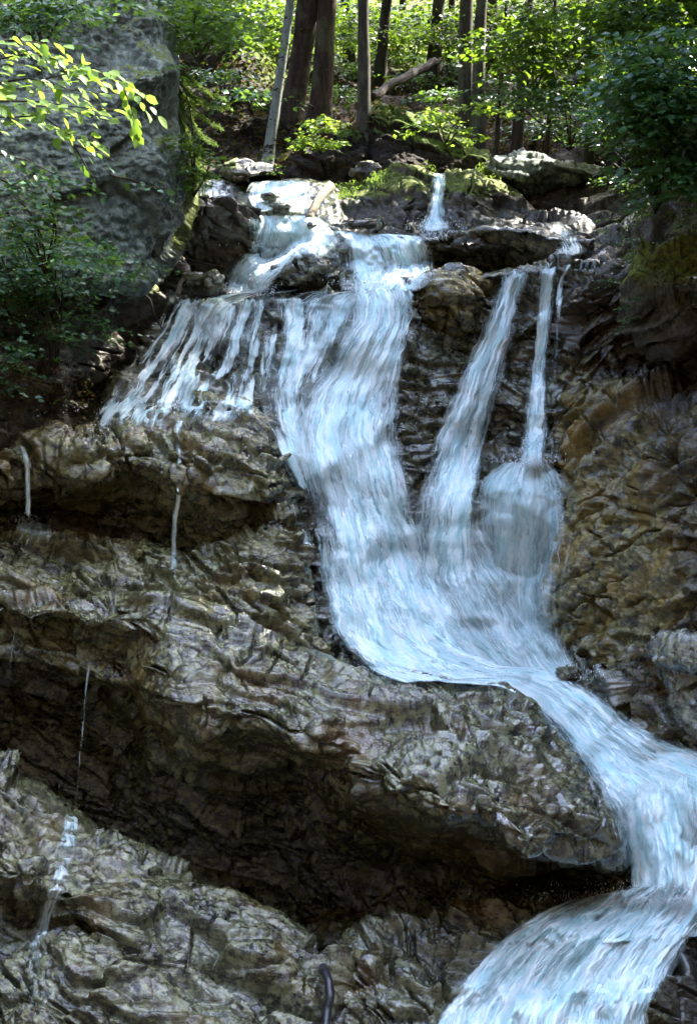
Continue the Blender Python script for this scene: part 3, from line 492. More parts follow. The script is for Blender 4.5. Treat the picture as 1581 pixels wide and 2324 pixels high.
def wsheet(name, rows, mat='water', off=.05, slope=.0016, lumps=.035, seed=1, parent=None, label=None, edge=.10, holes=.35, step=2.4, fade=5, fout=8, side=None, Zs=None, kind='structure', strands=1.0, hs=1.0, fl=None):
    """rows: (v_left, u_left, v_right, u_right, density) or (v, ul, ur, density), running with the flow"""
    rr = [(r[0], r[1], r[0], r[2], r[3]) if len(r) == 4 else r for r in rows]; R = np.array(rr, float)
    L = np.hypot(np.diff((R[:, 1] + R[:, 3]) / 2), np.diff((R[:, 0] + R[:, 2]) / 2)); cl = np.concatenate([[0], np.cumsum(L)])
    m = int(cl[-1] / step) + 2; s_ = np.linspace(0, cl[-1], m)
    g = lambda k: np.interp(s_, cl, R[:, k])
    sm = lambda a: np.convolve(np.pad(a, 6, mode='edge'), np.ones(13) / 13, 'valid')
    vl, ul, vr, ur, de = [sm(g(k)) for k in range(5)]
    wid = np.hypot(ur - ul, vr - vl); n = max(int(wid.max() / step), 5); t = np.linspace(0, 1, n)
    U = ul[:, None] * (1 - t) + ur[:, None] * t; V = vl[:, None] * (1 - t) + vr[:, None] * t
    q = np.stack([U / 40., V / 90., U * 0 + seed], -1)
    jag = 7 * fbm(q * np.array([1, 2.5, 1]), 3, seed); U = U + jag * np.minimum(1, wid[:, None] / 60.) * .6
    z = zat(U, V, ZSM if Zs is None else Zs); d = z.copy()
    for k in range(1, m): d[k] = np.minimum(z[k], d[k - 1] + slope * step)
    w0 = wid.mean() * d.mean() / FPX
    uu = t[None, :] * w0 + 0 * U
    P0 = W(U, V, d); ln = np.concatenate([[0], np.cumsum(np.linalg.norm(np.diff(P0[:, n // 2], axis=0), axis=1))]); vv = ln[:, None] + 0 * U
    qq = np.stack([uu, vv, uu * 0 + seed * 2.1], -1)
    lump = fbm(qq * np.array([7, 1.3, 1]), 4, seed) + .5 * perlin(qq * np.array([2.2, .9, 1]), seed + 1)
    d = d - off - lumps * lump
    P0 = W(U, V, d)
    e = np.minimum(t, 1 - t)[None, :] * wid[:, None] / np.minimum(edge * 420., wid[:, None] * .3 + 2)
    if fl: e = np.minimum(e, t[None, :] * wid[:, None] / fl)
    hol = fbm(qq * np.array([3.2, 1.1, 1]) * np.array(hs), 4, seed + 4)
    dens = de[:, None] * np.clip(e + .2 * hol, 0, 1) ** .8 + holes * hol * (1 - .5 * de[:, None])
    endf = np.minimum(np.arange(m) / float(fade), 1) * np.minimum((m - 1 - np.arange(m)) / float(fout), 1)
    dens = np.clip(dens, 0, 1) * np.clip(e * 3, 0, 1) * endf[:, None]
    idx = np.arange(m * n).reshape(m, n)
    F = np.stack([idx[:-1, :-1], idx[1:, :-1], idx[1:, 1:], idx[:-1, 1:]], -1).reshape(-1, 4)
    me = mesh_np(name, P0.reshape(-1, 3), F, MAT[mat], True, {'dens': dens.ravel()}, np.stack([uu, vv], -1).reshape(-1, 2))
    o = link(name, me, parent, label, None, kind if parent is None else None)
    if strands:      # separate threads of falling water along the flow
        rs = np.random.RandomState(seed + 900); parts = []
        area = float((wid.mean() * step * m)); ns = int(area * strands / 1300) + 4
        for _ in range(ns):
            ti = np.clip(rs.beta(1.2, 1.2), .03, .97); k0 = rs.randint(0, max(m - 8, 1)); ln_ = int(rs.uniform(5, 18)); k1 = min(k0 + ln_, m - 1)
            if k1 - k0 < 4 or rs.rand() > de[(k0 + k1) // 2] * .9 + .2: continue
            kk = np.linspace(k0, k1, 8); j = np.clip(ti * (n - 1) + np.cumsum(rs.normal(size=8) * .6), 0, n - 1)
            if dens[int(kk[0]), int(j[0])] < .35 or dens[int(kk[-1]), int(j[-1])] < .3: continue
            pa = np.stack([P0[np.round(kk).astype(int), np.round(j).astype(int), c] for c in range(3)], -1)
            pa = pa + np.array([0, -1, .2]) * (rs.rand() ** 2 * .09 + .005); pa[1:-1] = (pa[:-2] + pa[1:-1] * 2 + pa[2:]) / 4
            r_ = rs.uniform(.001, .0034) * (1 + .6 * (rs.rand() < .15)); parts.append(tube(pa, r_ * np.array([.25, .7, 1, 1.1, 1, .9, .6, .2]), 4, cap=False))
        if parts: V_, F_ = merge(parts); link('water_threads', mesh_np('water_threads', V_, F_, MAT['thread']), o)
    return o
def fall(name, label, rows, seed=1, double=True, d2=.85, grow=14, **kw):
    o = wsheet(name, rows, label=label, seed=seed, **kw)
    if double:
        kw2 = dict(kw); kw2['off'] = kw.get('off', .05) - .02; kw2['mat'] = 'veil'; kw2['strands'] = 0; kw2['holes'] = .3
        wsheet('thin_veil', [((r[0], r[1] - grow, r[2] + grow, r[3] * d2) if len(r) == 4 else (r[0], r[1] - grow, r[2], r[3] + grow, r[4] * d2)) for r in rows], seed=seed + 50, parent=o, **kw2)
    return o
fall('top_cascade', 'sunlit topmost cascade beside the flat boulder', [(404, 585, 695, .9), (418, 570, 700, 1), (440, 552, 702, .9), (455, 556, 708, .7), (470, 562, 712, .85), (490, 568, 715, .8)], seed=1, holes=.2, off=.1, Zs=ZBIG * .5 + ZSM * .5)
fall('upper_cascade', 'white cascade dropping over the second ledge', [(484, 562, 706, .9), (500, 565, 742, .95), (530, 567, 768, .9), (560, 560, 772, .8), (572, 552, 772, .7), (600, 560, 775, .3)], seed=2, off=.07, slope=.003)
fall('left_spill', 'white spill running left of the pointed rock', [(568, 556, 575, 700, .95), (590, 530, 592, 680, .98), (610, 512, 612, 655, .98), (640, 506, 642, 625, .95), (672, 500, 672, 615, .95)], seed=3, holes=.5)
fall('rock_trickle', 'thin veil over the dark side of the pointed rock', [(600, 600, 665, .7), (630, 605, 668, .35), (662, 600, 668, .4)], seed=33, double=False)
fall('ledge_curtain', 'blue white curtain right of the pointed rock', [(517, 722, 533, 965, .85), (535, 760, 545, 975, .75), (560, 768, 565, 982, .7), (600, 772, 605, 990, .72), (635, 778, 640, 985, .8), (672, 780, 668, 945, .9)], seed=4, off=.08, slope=.002, holes=.4)
fall('slender_fall', 'slender fall splitting the mossy hump', [(386, 984, 1005, .85), (420, 982, 1004, .8), (460, 979, 999, .8), (490, 972, 1004, .9), (515, 955, 1010, .9), (534, 942, 1018, .8)], seed=5, off=.05, holes=.2)
fall('ledge_rill', 'shallow rill over the right end of the slab', [(488, 1200, 495, 1325, .35), (520, 1235, 520, 1320, .5), (548, 1258, 550, 1320, .55), (570, 1262, 566, 1340, .65), (596, 1238, 582, 1325, .7)], seed=6, holes=.5)
fall('shelf_water', 'thin water sheet across the long ledge', [(652, 640, 655, 945, .5), (668, 480, 668, 950, .6), (690, 420, 690, 950, .6), (720, 400, 720, 950, .5), (770, 400, 770, 945, .4), (830, 380, 830, 930, .35)], mat='veil', seed=16, holes=.7, double=False, fade=20, fout=30, strands=.2)
fall('main_fall', 'broad main fall pouring down to the channel', [(644, 782, 940, 0.78), (680, 790, 950, 0.88), (720, 788, 952, 0.88), (770, 752, 945, 0.88), (830, 718, 930, 0.92), (900, 660, 925, 0.88), (980, 640, 918, 0.88), (1060, 656, 935, 0.84), (1150, 684, 950, 0.81), (1230, 700, 985, 0.81), (1310, 708, 1010, 0.84), (1390, 718, 1060, 0.85), (1460, 735, 1100, 0.88), (1520, 810, 1520, 1150, 0.88), (1556, 900, 1535, 1210, 0.84)], seed=7, holes=.6, edge=.24, lumps=.05, off=.10, Zs=.4 * ZSM + .6 * ZBIG)
fall('left_curtain', 'broken white curtain on the left of the rock face', [(668, 388, 615, .62), (690, 380, 618, .66), (740, 355, 606, .56), (800, 312, 598, .5), (850, 274, 590, .5), (900, 234, 585, .52), (940, 196, 950, 580, .62), (965, 186, 955, 570, .5), (1010, 200, 985, 560, .25)], seed=8, holes=1.1, hs=(2.8, .9, 1), d2=.65, edge=.1, fout=30, lumps=.05)
fall('middle_veil', 'patchy veil between the left curtain and the main fall', [(668, 590, 800, .6), (720, 596, 800, .55), (780, 590, 775, .6), (840, 580, 745, .72), (900, 580, 725, .78), (960, 590, 725, .75), (1040, 635, 745, .7), (1120, 670, 760, .5)], seed=9, holes=.9, hs=(2.4, .9, 1), d2=.6, edge=.1)
fall('edge_trickle', 'narrow trickle at the rim of the left shelf', [(960, 560, 600, .4), (1000, 590, 640, .45), (1050, 622, 668, .45), (1130, 645, 690, .4), (1200, 662, 710, .35), (1280, 690, 730, .4)], seed=19, double=False, holes=.4)
fall('middle_stream', 'slanting white stream right of the ochre rock', [(603, 1150, 1198, .75), (650, 1130, 1190, .85), (700, 1112, 1180, .9), (760, 1092, 1166, .9), (830, 1055, 1146, .9), (900, 1028, 1122, .95), (980, 992, 1104, .95), (1060, 965, 1092, .95), (1140, 948, 1082, .9), (1220, 930, 1078, .85), (1300, 920, 1085, .7), (1390, 930, 1110, .5)], seed=10, off=.10, holes=.4, edge=.12, fout=40, Zs=.4 * ZSM + .6 * ZBIG)
fall('lower_veil', 'thin lacy water below the slanting stream', [(1120, 880, 1110, .6), (1200, 868, 1130, .65), (1290, 875, 1180, .68), (1370, 915, 1230, .7), (1450, 970, 1270, .75), (1500, 1030, 1300, .8), (1550, 1090, 1325, .85)], seed=11, mat='veil', holes=.55, hs=(1.8, .9, 1), edge=.12, fade=40)
fall('right_fall', 'narrow vertical fall onto the rounded rock', [(588, 1230, 1272, .8), (640, 1224, 1260, .85), (720, 1214, 1252, .8), (800, 1206, 1246, .78), (900, 1194, 1242, .75), (980, 1186, 1240, .78), (1040, 1176, 1240, .8), (1085, 1160, 1250, .5)], seed=12, off=.1, holes=.25, edge=.05, slope=.0008, grow=8, fout=16)
fall('side_trickle', 'thin trickle right of the narrow vertical fall', [(592, 1282, 1302, .6), (640, 1262, 1282, .55), (720, 1255, 1275, .4), (820, 1250, 1268, .3), (900, 1245, 1262, .25)], seed=13, off=.08, double=False, edge=.03, slope=.001)
dome = [(1040, 1165, 1040, 1245, .95), (1056, 1112, 1066, 1276, .9), (1086, 1076, 1100, 1298, .85), (1150, 1060, 1304, .75), (1220, 1062, 1302, .72), (1300, 1062, 1292, .68), (1380, 1070, 1286, .64), (1450, 1090, 1300, .66), (1510, 1120, 1330, .6), (1555, 1170, 1350, .7)]
fall('dome_veil', 'water fanning over the rounded rock', dome, seed=14, mat='veil', holes=.45, hs=(1.8, .9, 1), edge=.13, fl=60, lumps=.03, strands=.2, fade=6, fout=20)
wsheet('dome_splash', [(1036, 1170, 1036, 1244, .7), (1060, 1120, 1070, 1272, .6), (1100, 1090, 1112, 1290, .45), (1180, 1074, 1296, .3), (1300, 1070, 1280, .22), (1440, 1090, 1270, .2), (1540, 1150, 1345, .5)], mat='water', seed=64, holes=.9, hs=1.6, edge=.16, fl=90, label='whiter streaks where the vertical fall breaks on the rounded rock', strands=0, fade=4, fout=25)
ch = [(1215, 700, 1180, 880, .7), (1330, 715, 1290, 915, .95), (1440, 750, 1390, 980, 1), (1520, 860, 1470, 1060, 1), (1552, 1000, 1508, 1140, 1), (1562, 1130, 1510, 1215, .97), (1600, 1195, 1530, 1290, .95), (1655, 1248, 1568, 1360, .9), (1720, 1298, 1622, 1425, .9), (1790, 1358, 1670, 1510, .92), (1850, 1388, 1705, 1620, .9), (1930, 1400, 1740, 1760, .8), (2000, 1405, 1800, 1780, .7)]
fall('rushing_channel', 'white channel curving right over the rock block', ch, mat='stream', seed=15, off=.10, holes=.25, edge=.12, lumps=.07, slope=.004, fade=30, Zs=.5 * ZSM + .5 * ZBIG)
fall('right_drop', 'wide white drop at the right edge of the picture', [(1760, 1372, 1650, 1760, .85), (1820, 1386, 1740, 1775, .92), (1880, 1396, 1840, 1780, .92), (1950, 1408, 1930, 1785, .88), (2010, 1415, 2010, 1780, .88), (2075, 1390, 2060, 1770, .92), (2150, 1330, 2120, 1750, .9)], mat='stream', seed=17, off=.14, holes=.4, edge=.16, lumps=.09, slope=.003, fade=70, Zs=.4 * ZSM + .6 * ZBIG)
fall('lower_cascade', 'broad lowest cascade spreading into the corner', [(2040, 1290, 1950, 1720, .8), (2075, 1200, 2020, 1680, .92), (2135, 1110, 2100, 1600, .95), (2220, 1030, 2200, 1535, .93), (2300, 980, 2290, 1500, .93), (2420, 925, 2420, 1490, .93)], mat='stream', seed=18, off=.15, holes=.35, edge=.2, lumps=.11, slope=.004, fade=14, Zs=.5 * ZSM + .5 * ZBIG)
fall('left_jet', 'thin jet falling from the shelf at the left edge', [(1003, 37.0, 55.0, .5), (1040, 47.8, 70.2, .6), (1080, 55.0, 73.0, .65), (1130, 58.2, 71.8, .7), (1182, 54.8, 71.2, .8)], seed=20, off=.05, edge=.04, slope=.0008, double=False, holes=.35, hs=(3, .5, 1))
fall('left_splash', 'water fanning over the lit ledge at the left edge', [(1178, 40, 100, .8), (1200, 22, 140, .45), (1250, 8, 120, .3), (1320, 0, 60, .35)], seed=21, edge=.05, double=False, holes=.3)
fall('shelf_jet', 'thin jet in the cleft of the left shelf', [(945, 390.6, 424.4, .4), (1000, 395.2, 414.8, .3), (1080, 399.0, 417.0, .4), (1120, 400.5, 415.5, .7), (1180, 387.5, 408.5, .7), (1240, 385.2, 404.8, .6), (1310, 384.0, 408.0, .4)], seed=22, edge=.04, double=False, holes=.35, hs=(3, .5, 1))
fall('thread_fall', 'hair thin thread of water at the left edge', [(1385, 37.5, 46.5, .6), (1440, 28.4, 36.6, .6), (1520, 19.2, 26.8, .5), (1600, 11.2, 18.8, .45), (1660, 7.0, 13.0, .3)], seed=23, off=.06, edge=.02, slope=.0004, double=False, holes=.35)
fall('long_thread', 'long thin thread falling across the shaded block', [(1440, 208.5, 223.5, .65), (1500, 197.8, 208.2, .55), (1580, 189.5, 198.5, .5), (1700, 179.5, 188.5, .5), (1835, 167.1, 179.9, .55)], seed=24, off=.06, edge=.02, slope=.0004, double=False, holes=.35)
fall('ground_trickle', 'blue trickle running down the lower left ledges', [(1828, 152, 186, .9), (1870, 138, 186, .85), (1930, 122, 176, .8), (1990, 108, 166, .75), (2030, 84, 156, .7), (2100, 76, 116, .75), (2160, 52, 124, .8), (2230, 50, 140, .55), (2330, 50, 110, .5)], mat='veil', strands=.12, seed=25, edge=.06, double=False, holes=.25, hs=(3, .6, 1))
def splash(name, label, p0, p1, n, ln, seed, out=.6):
    rs = np.random.RandomState(seed); parts = []
    for _ in range(n):
        a = rs.rand(); u_ = p0[0] + (p1[0] - p0[0]) * a + rs.normal() * 8; v_ = p0[1] + (p1[1] - p0[1]) * a + rs.normal() * 6
        b = W(u_, v_, zat(u_, v_, ZSM) - .13 - rs.rand() * .1); l_ = ln * rs.uniform(.3, 1.3); az = rs.rand() * 2 * np.pi
        dr = np.array([math.cos(az) * out, -abs(math.sin(az)) * out, rs.uniform(.1, .9)]); t = np.linspace(0, 1, 6)[:, None]
        pa = b + dr * l_ * t + np.array([0, 0, -1.1]) * l_ * t * t; parts.append(tube(pa, rs.uniform(.001, .003) * np.array([.6, 1, .9, .7, .5, .2]), 4, cap=False))
    V_, F_ = merge(parts); return link(name, mesh_np(name, V_, F_, MAT['thread']), None, label, None, 'stuff')
splash('splash', 'splash at the foot of the slender fall', (950, 528), (1010, 528), 112, 0.080, 1)
splash('splash', 'splash where the right drop meets the lowest cascade', (1290, 2045), (1560, 2040), 364, 0.100, 2)
splash('splash', 'splash at the foot of the ledge curtain', (785, 655), (960, 640), 182, 0.060, 3)
splash('splash', 'splash at the foot of the left spill', (505, 655), (620, 660), 154, 0.060, 4)
splash('splash', 'splash on the rounded rock below the vertical fall', (1170, 1048), (1245, 1048), 98, 0.070, 5)
splash('splash', 'splash where the channel leaves the main fall', (860, 1520), (1150, 1530), 210, 0.060, 6)
splash('splash', 'splash below the jet at the left edge', (40, 1180), (80, 1182), 42, 0.045, 8)
# spray drops thrown up where the water lands
rs = np.random.RandomState(3); parts = []
octv = np.array([[1, 0, 0], [-1, 0, 0], [0, 1, 0], [0, -1, 0], [0, 0, 1], [0, 0, -1]], float)
octf = np.array([[0, 2, 4], [2, 1, 4], [1, 3, 4], [3, 0, 4], [2, 0, 5], [1, 2, 5], [3, 1, 5], [0, 3, 5]])
for (u_, v_, su, sv, n_) in ((1208, 1050, 50, 14, 120), (980, 520, 40, 12, 160), (1400, 2035, 110, 16, 260), (860, 648, 70, 10, 140), (560, 655, 50, 10, 120), (380, 945, 140, 12, 140), (1010, 1525, 140, 10, 140), (980, 515, 34, 14, 90), (560, 640, 40, 20, 60), (1208, 1052, 30, 8, 30), (1350, 2045, 90, 14, 120), (1440, 2030, 60, 16, 80), (880, 645, 60, 10, 60), (430, 930, 90, 16, 80), (1330, 1540, 25, 16, 50), (66, 1180, 26, 8, 40), (800, 1000, 120, 100, 60), (640, 560, 60, 12, 50), (700, 2330, 1, 1, 1)):
    for _ in range(n_):
        a = u_ + rs.normal() * su; b = v_ - abs(rs.normal()) * sv; p_ = W(a, b, zat(a, b, ZSM) - .12 - rs.rand() * .2); r_ = .0018 + .0035 * rs.rand() ** 2
        parts.append((p_ + octv * np.array([r_, r_, r_ * (1 + 2.5 * rs.rand())]), octf))
V_, F_ = merge(parts); link('water_spray', mesh_np('water_spray', V_, F_, MAT['drop']), None, 'fine drops thrown up where the water lands', None, 'stuff')
# ------------------------------------------------------------------ leaves, branches, trees
T4 = np.array([(0, 0, 0), (.45, .3, .05), (1, 0, -.06), (.45, -.3, .05)]); T4F = np.array([(0, 1, 2), (0, 2, 3)])
T7 = np.array([(0, 0, 0), (.22, .24, .04), (.58, .30, .03), (1, 0, -.12), (.58, -.30, .03), (.22, -.24, .04), (.45, 0, -.03)])
T7F = np.array([(0, 1, 6), (1, 2, 6), (2, 3, 6), (3, 4, 6), (4, 5, 6), (5, 0, 6)])
def leaves_mesh(pos, ax, nr, size, tmpl=0, wid=1.0):
    T, TF = (T4, T4F) if tmpl == 0 else (T7, T7F)
    ax = ax / (np.linalg.norm(ax, axis=1)[:, None] + 1e-9); b = np.cross(nr, ax); b /= np.linalg.norm(b, axis=1)[:, None] + 1e-9; c = np.cross(ax, b)
    size = np.broadcast_to(size, (len(pos),))
    V = pos[:, None] + size[:, None, None] * (T[None, :, 0:1] * ax[:, None] + wid * T[None, :, 1:2] * b[:, None] + T[None, :, 2:3] * c[:, None])
    F = TF[None] + (np.arange(len(pos)) * len(T))[:, None, None]
    return V.reshape(-1, 3), F.reshape(-1, 3)
def spray_pts(rs, org, az, length, n, droop=.25, spread=.45, fork=3):
    """a flat layered twig: leaf positions and axes"""
    d = np.array([math.cos(az), math.sin(az), 0.0]); sd = np.array([-d[1], d[0], 0.0]); up = np.array([0, 0, 1.0])
    t = np.sort(rs.rand(n)); k = rs.randint(-fork, fork + 1, n) / max(fork, 1)
    lat = k * t * spread * length * (.6 + .4 * rs.rand(n))
    pos = org + t[:, None] * length * d + lat[:, None] * sd + up * (-droop * length * t ** 2 + rs.normal(size=n) * .03 * length)[:, None]
    ax = d + sd * (k * .9 + rs.normal(size=n) * .6)[:, None] + up * (rs.normal(size=n) * .25 - .25)[:, None]
    return pos, ax
ZH_ = blur(ZF, 2)
def hz(u, v): return float(zat(u, v, ZH_))
# ---- canopy openings through which the sun reaches the places it lights in the photograph
HOLES = []
for (u_, v_, r_) in ((560, 385, .6), (610, 425, .5), (660, 445, .42), (620, 500, .45), (700, 515, .4), (590, 600, .45), (700, 585, .25), (740, 300, .35), (700, 330, .2), (880, 250, .3), (960, 262, .4), (1050, 296, .35), (1090, 330, .2), (930, 378, .25), (830, 410, .25), (760, 440, .2), (1140, 425, .25), (1075, 500, .4),
                     (1150, 505, .4), (1210, 498, .35), (1270, 510, .4), (725, 450, .25), (290, 680, .16), (240, 760, .2), (205, 895, .18), (150, 935, .16), (195, 850, .1), (330, 665, .12), (1180, 350, .14), (820, 560, .2), (700, 560, .25), (1000, 470, .2)):
    HOLES.append((W(u_, v_, hz(u_, v_)), r_))
for (u_, v_, d_, r_) in ((60, 130, 10.6,  .6), (170, 190, 10.6, .6), (290, 200, 10.6, .6), (300, 290, 10.6, .15), (90, 240, 10.6, .3), (150, 330, 10.6, .12), (625, 60, 19.2, .3), (620, 180, 19.3, .25), (470, 110, 17.5, .5), (560, 130, 22, .8), (540, 190, 22, .4), (600, 100, 24, .8), (470, 240, 15.5, .4), (1140, 260, 18.5, .3), (1300, 120, 16.5, .4), (1190, 60, 19, .5), (1340, 220, 18, .2), (830, 60, 19, .2), (1000, 200, 22, .5), (1090, 100, 20, .3)):
    HOLES.append((W(u_, v_, d_), r_))
for (u_, v_) in ((520, 370), (590, 378), (650, 415), (680, 470), (580, 440), (640, 540), (550, 620), (910, 375), (860, 395), (1040, 380), (1120, 410), (1165, 432), (1100, 520), (1050, 520), (1180, 490), (1240, 500), (1310, 515), (960, 540), (880, 530), (1200, 365), (900, 250), (1000, 275)):
    HOLES.append((W(u_, v_, hz(u_, v_)), .3))
for (u_, v_, d_, r_) in ((1500, 60, 14.5, .35), (1420, 40, 14.5, .35), (1470, 250, 13, .2), (1530, 330, 13, .16), (1560, 180, 13, .2), (1450, 180, 13, .16), (1240, 60, 18, .4), (1130, 100, 18, .3), (1000, 262, 18, .25), (1120, 245, 18, .25), (1050, 250, 18, .2), (900, 215, 18, .2), (700, 310, 18.2, .2)):
    HOLES.append((W(u_, v_, d_), r_))
HP = np.array([h[0] for h in HOLES]); HR = np.array([h[1] for h in HOLES])
def sun_blocked(P, rs, near=0.0, pad=.12):
    """True for leaves that hang in the beam of an opening"""
    out = np.zeros(len(P), bool)
    for t, r_ in zip(HP, HR):
        q = P - t; al = q @ SUN_TO; dd = np.linalg.norm(q - al[:, None] * SUN_TO, axis=1); out |= (al > near) & (dd < pad + r_ * rs.uniform(.85, 1.4, len(P)))
    return out
def foliage(name, anchors, mat, size=.07, per=16, length=(.3, .6), seed=0, tmpl=0, tilt=.55, droop=.25, azr=(0, 2 * math.pi), wid=1.0, face=.35):
    rs = np.random.RandomState(seed); Ps, As = [], []
    for a in anchors:
        p_, x_ = spray_pts(rs, np.asarray(a), rs.uniform(*azr), rs.uniform(*length), per, droop); Ps.append(p_); As.append(x_)
    P = np.vstack(Ps); A_ = np.vstack(As); kp = ~sun_blocked(P, rs, 1.0, .02)
    if kp.sum() > .4 * len(P): P = P[kp]; A_ = A_[kp]
    N = np.array([0, -face, 1.0]) + rs.normal(size=P.shape) * tilt
    return leaves_mesh(P, A_, N, size * rs.uniform(.55, 1.25, len(P)), tmpl, wid)
def uv_anchors(rs, regions, n, dfun, depth_jit=.5):
    """random points in ellipses (u, v, ru, rv, weight) of the picture grid, at dfun(u, v) metres"""
    wts = np.array([r[4] for r in regions], float); wts /= wts.sum(); out = []
    for k in rs.choice(len(regions), n, p=wts):
        u_, v_, ru, rv, _ = regions[k]; a = rs.rand() * 2 * np.pi; r_ = rs.rand() ** .5
        uu = u_ + ru * r_ * math.cos(a); vv = v_ + rv * r_ * math.sin(a)
        out.append(W(uu, vv, dfun(uu, vv) - rs.rand() * depth_jit))
    return out
def plant(name, label, cat, base, fol, mat, stems=None, group=None, smat='bark', leafname='foliage'):
    root = empty(name, base, label, cat, group)
    adopt(link(leafname, mesh_np(leafname, fol[0], fol[1], MAT[mat])), root)
    if stems: V_, F_ = merge(stems); adopt(link('stem', mesh_np('stem', V_, F_, MAT[smat])), root)
    return root
def stems_to(base, anchors, rs, n=6, r=.012):
    out = []
    for k in rs.choice(len(anchors), min(n, len(anchors)), replace=False):
        a = np.asarray(anchors[k]); m_ = (base + a) / 2 + np.array([rs.normal() * .12, rs.normal() * .1, .15 + .1 * rs.rand()])
        t = np.linspace(0, 1, 7)[:, None]; path = (1 - t) ** 2 * base + 2 * t * (1 - t) * m_ + t ** 2 * a
        out.append(tube(path, np.linspace(r, r * .3, 7), 5))
    return out
def shrub(name, label, cat, regions, n, dfun, mat, size=.07, seed=0, group=None, base=None, per=16, length=(.3, .6), jit=.6, nst=6, **kw):
    rs = np.random.RandomState(seed); an = uv_anchors(rs, regions, n, dfun, jit)
    A_ = np.array(an)
    if base is None: base = A_.mean(0) * np.array([1, 1, 0]) + np.array([0, .3, A_[:, 2].min() - .05])
    return plant(name, label, cat, base, foliage(name, an, mat, size, per, length, seed + 1, **kw), mat, stems_to(np.asarray(base, float), an, rs, nst), group)
TREES = [  # name, label, u at frame top, u at base, v at base, width, material, crown x/y shift, height, crown leaves, depth or None
 ('birch', 'pale slender trunk dotted with dark knots left of the dark trunks', 651, 608, 368, 21, 'birch', 17, 3600, 19.0),
 ('spruce', 'thick dark trunk with a sunlit bulge right of the pale one', 700, 655, 292, 46, 'bark', 20, 5200, 20.6),
 ('spruce', 'thick black twin of the bulging trunk, just right of it', 745, 722, 292, 44, 'bark', 20, 5200, 20.4),
 ('spruce', 'straight grey trunk rising behind the mossy boulders', 832, 825, 335, 27, 'beechbark', 18, 4600, 19.0),
 ('spruce', 'mottled trunk with pale bark patches along its right side', 1062, 1058, 262, 30, 'beechbark', 19, 4600, 19.6),
 ('spruce', 'brown trunk touching the mottled one on its right', 1090, 1084, 325, 28, 'beechbark', 18, 4600, 19.2),
 ('beech', 'slim trunk half hidden by leaves right of the touching pair', 1193, 1172, 335, 20, 'bark', 16, 4200, 19.2),
 ('beech', 'slim pale trunk standing above the grey boulder', 1362, 1333, 380, 20, 'beechbark', 15, 4600, 18.0),
 ('beech', 'leaning dark trunk on the bank at the upper left', 492, 476, 42, 30, 'bark', 19, 2500, 28.0),
 ('beech', 'short dark trunk between the leaning one and the pale one', 556, 548, 66, 18, 'bark', 18, 700, 29.5),
 ('beech', 'pale distant trunk between the black trunk and the straight grey one', 786, 792, 140, 20, 'beechbark', 18, 3200, 27.0),
 ('beech', 'tapering trunk just right of the straight grey one', 880, 862, 172, 22, 'beechbark', 17, 3200, 25.0),
 ('beech', 'trunk whose foot meets the fallen log', 994, 984, 162, 27, 'beechbark', 18, 3200, 25.0),
 ('beech', 'very thin stem rising between the touching pair and the leafy slim trunk', 1142, 1128, 300, 8, 'bark', 9, 300, 19.6),
 ('beech', 'thin dark stem left of the slim pale trunk', 1258, 1240, 335, 9, 'bark', 10, 300, 18.6),
 ('beech', 'dark trunk in the gap between the straight grey and the tapering one', 915, 905, 120, 16, 'bark', 15, 1200, 28.0),
 ('beech', 'distant dark trunk left of the mottled one', 1028, 1020, 110, 15, 'bark', 15, 1200, 29.0),
 ('spruce', 'wide dark trunk in the background right of the touching pair', 1112, 1108, 132, 34, 'bark', 20, 3600, 26.5),
]
rsT = np.random.RandomState(77)
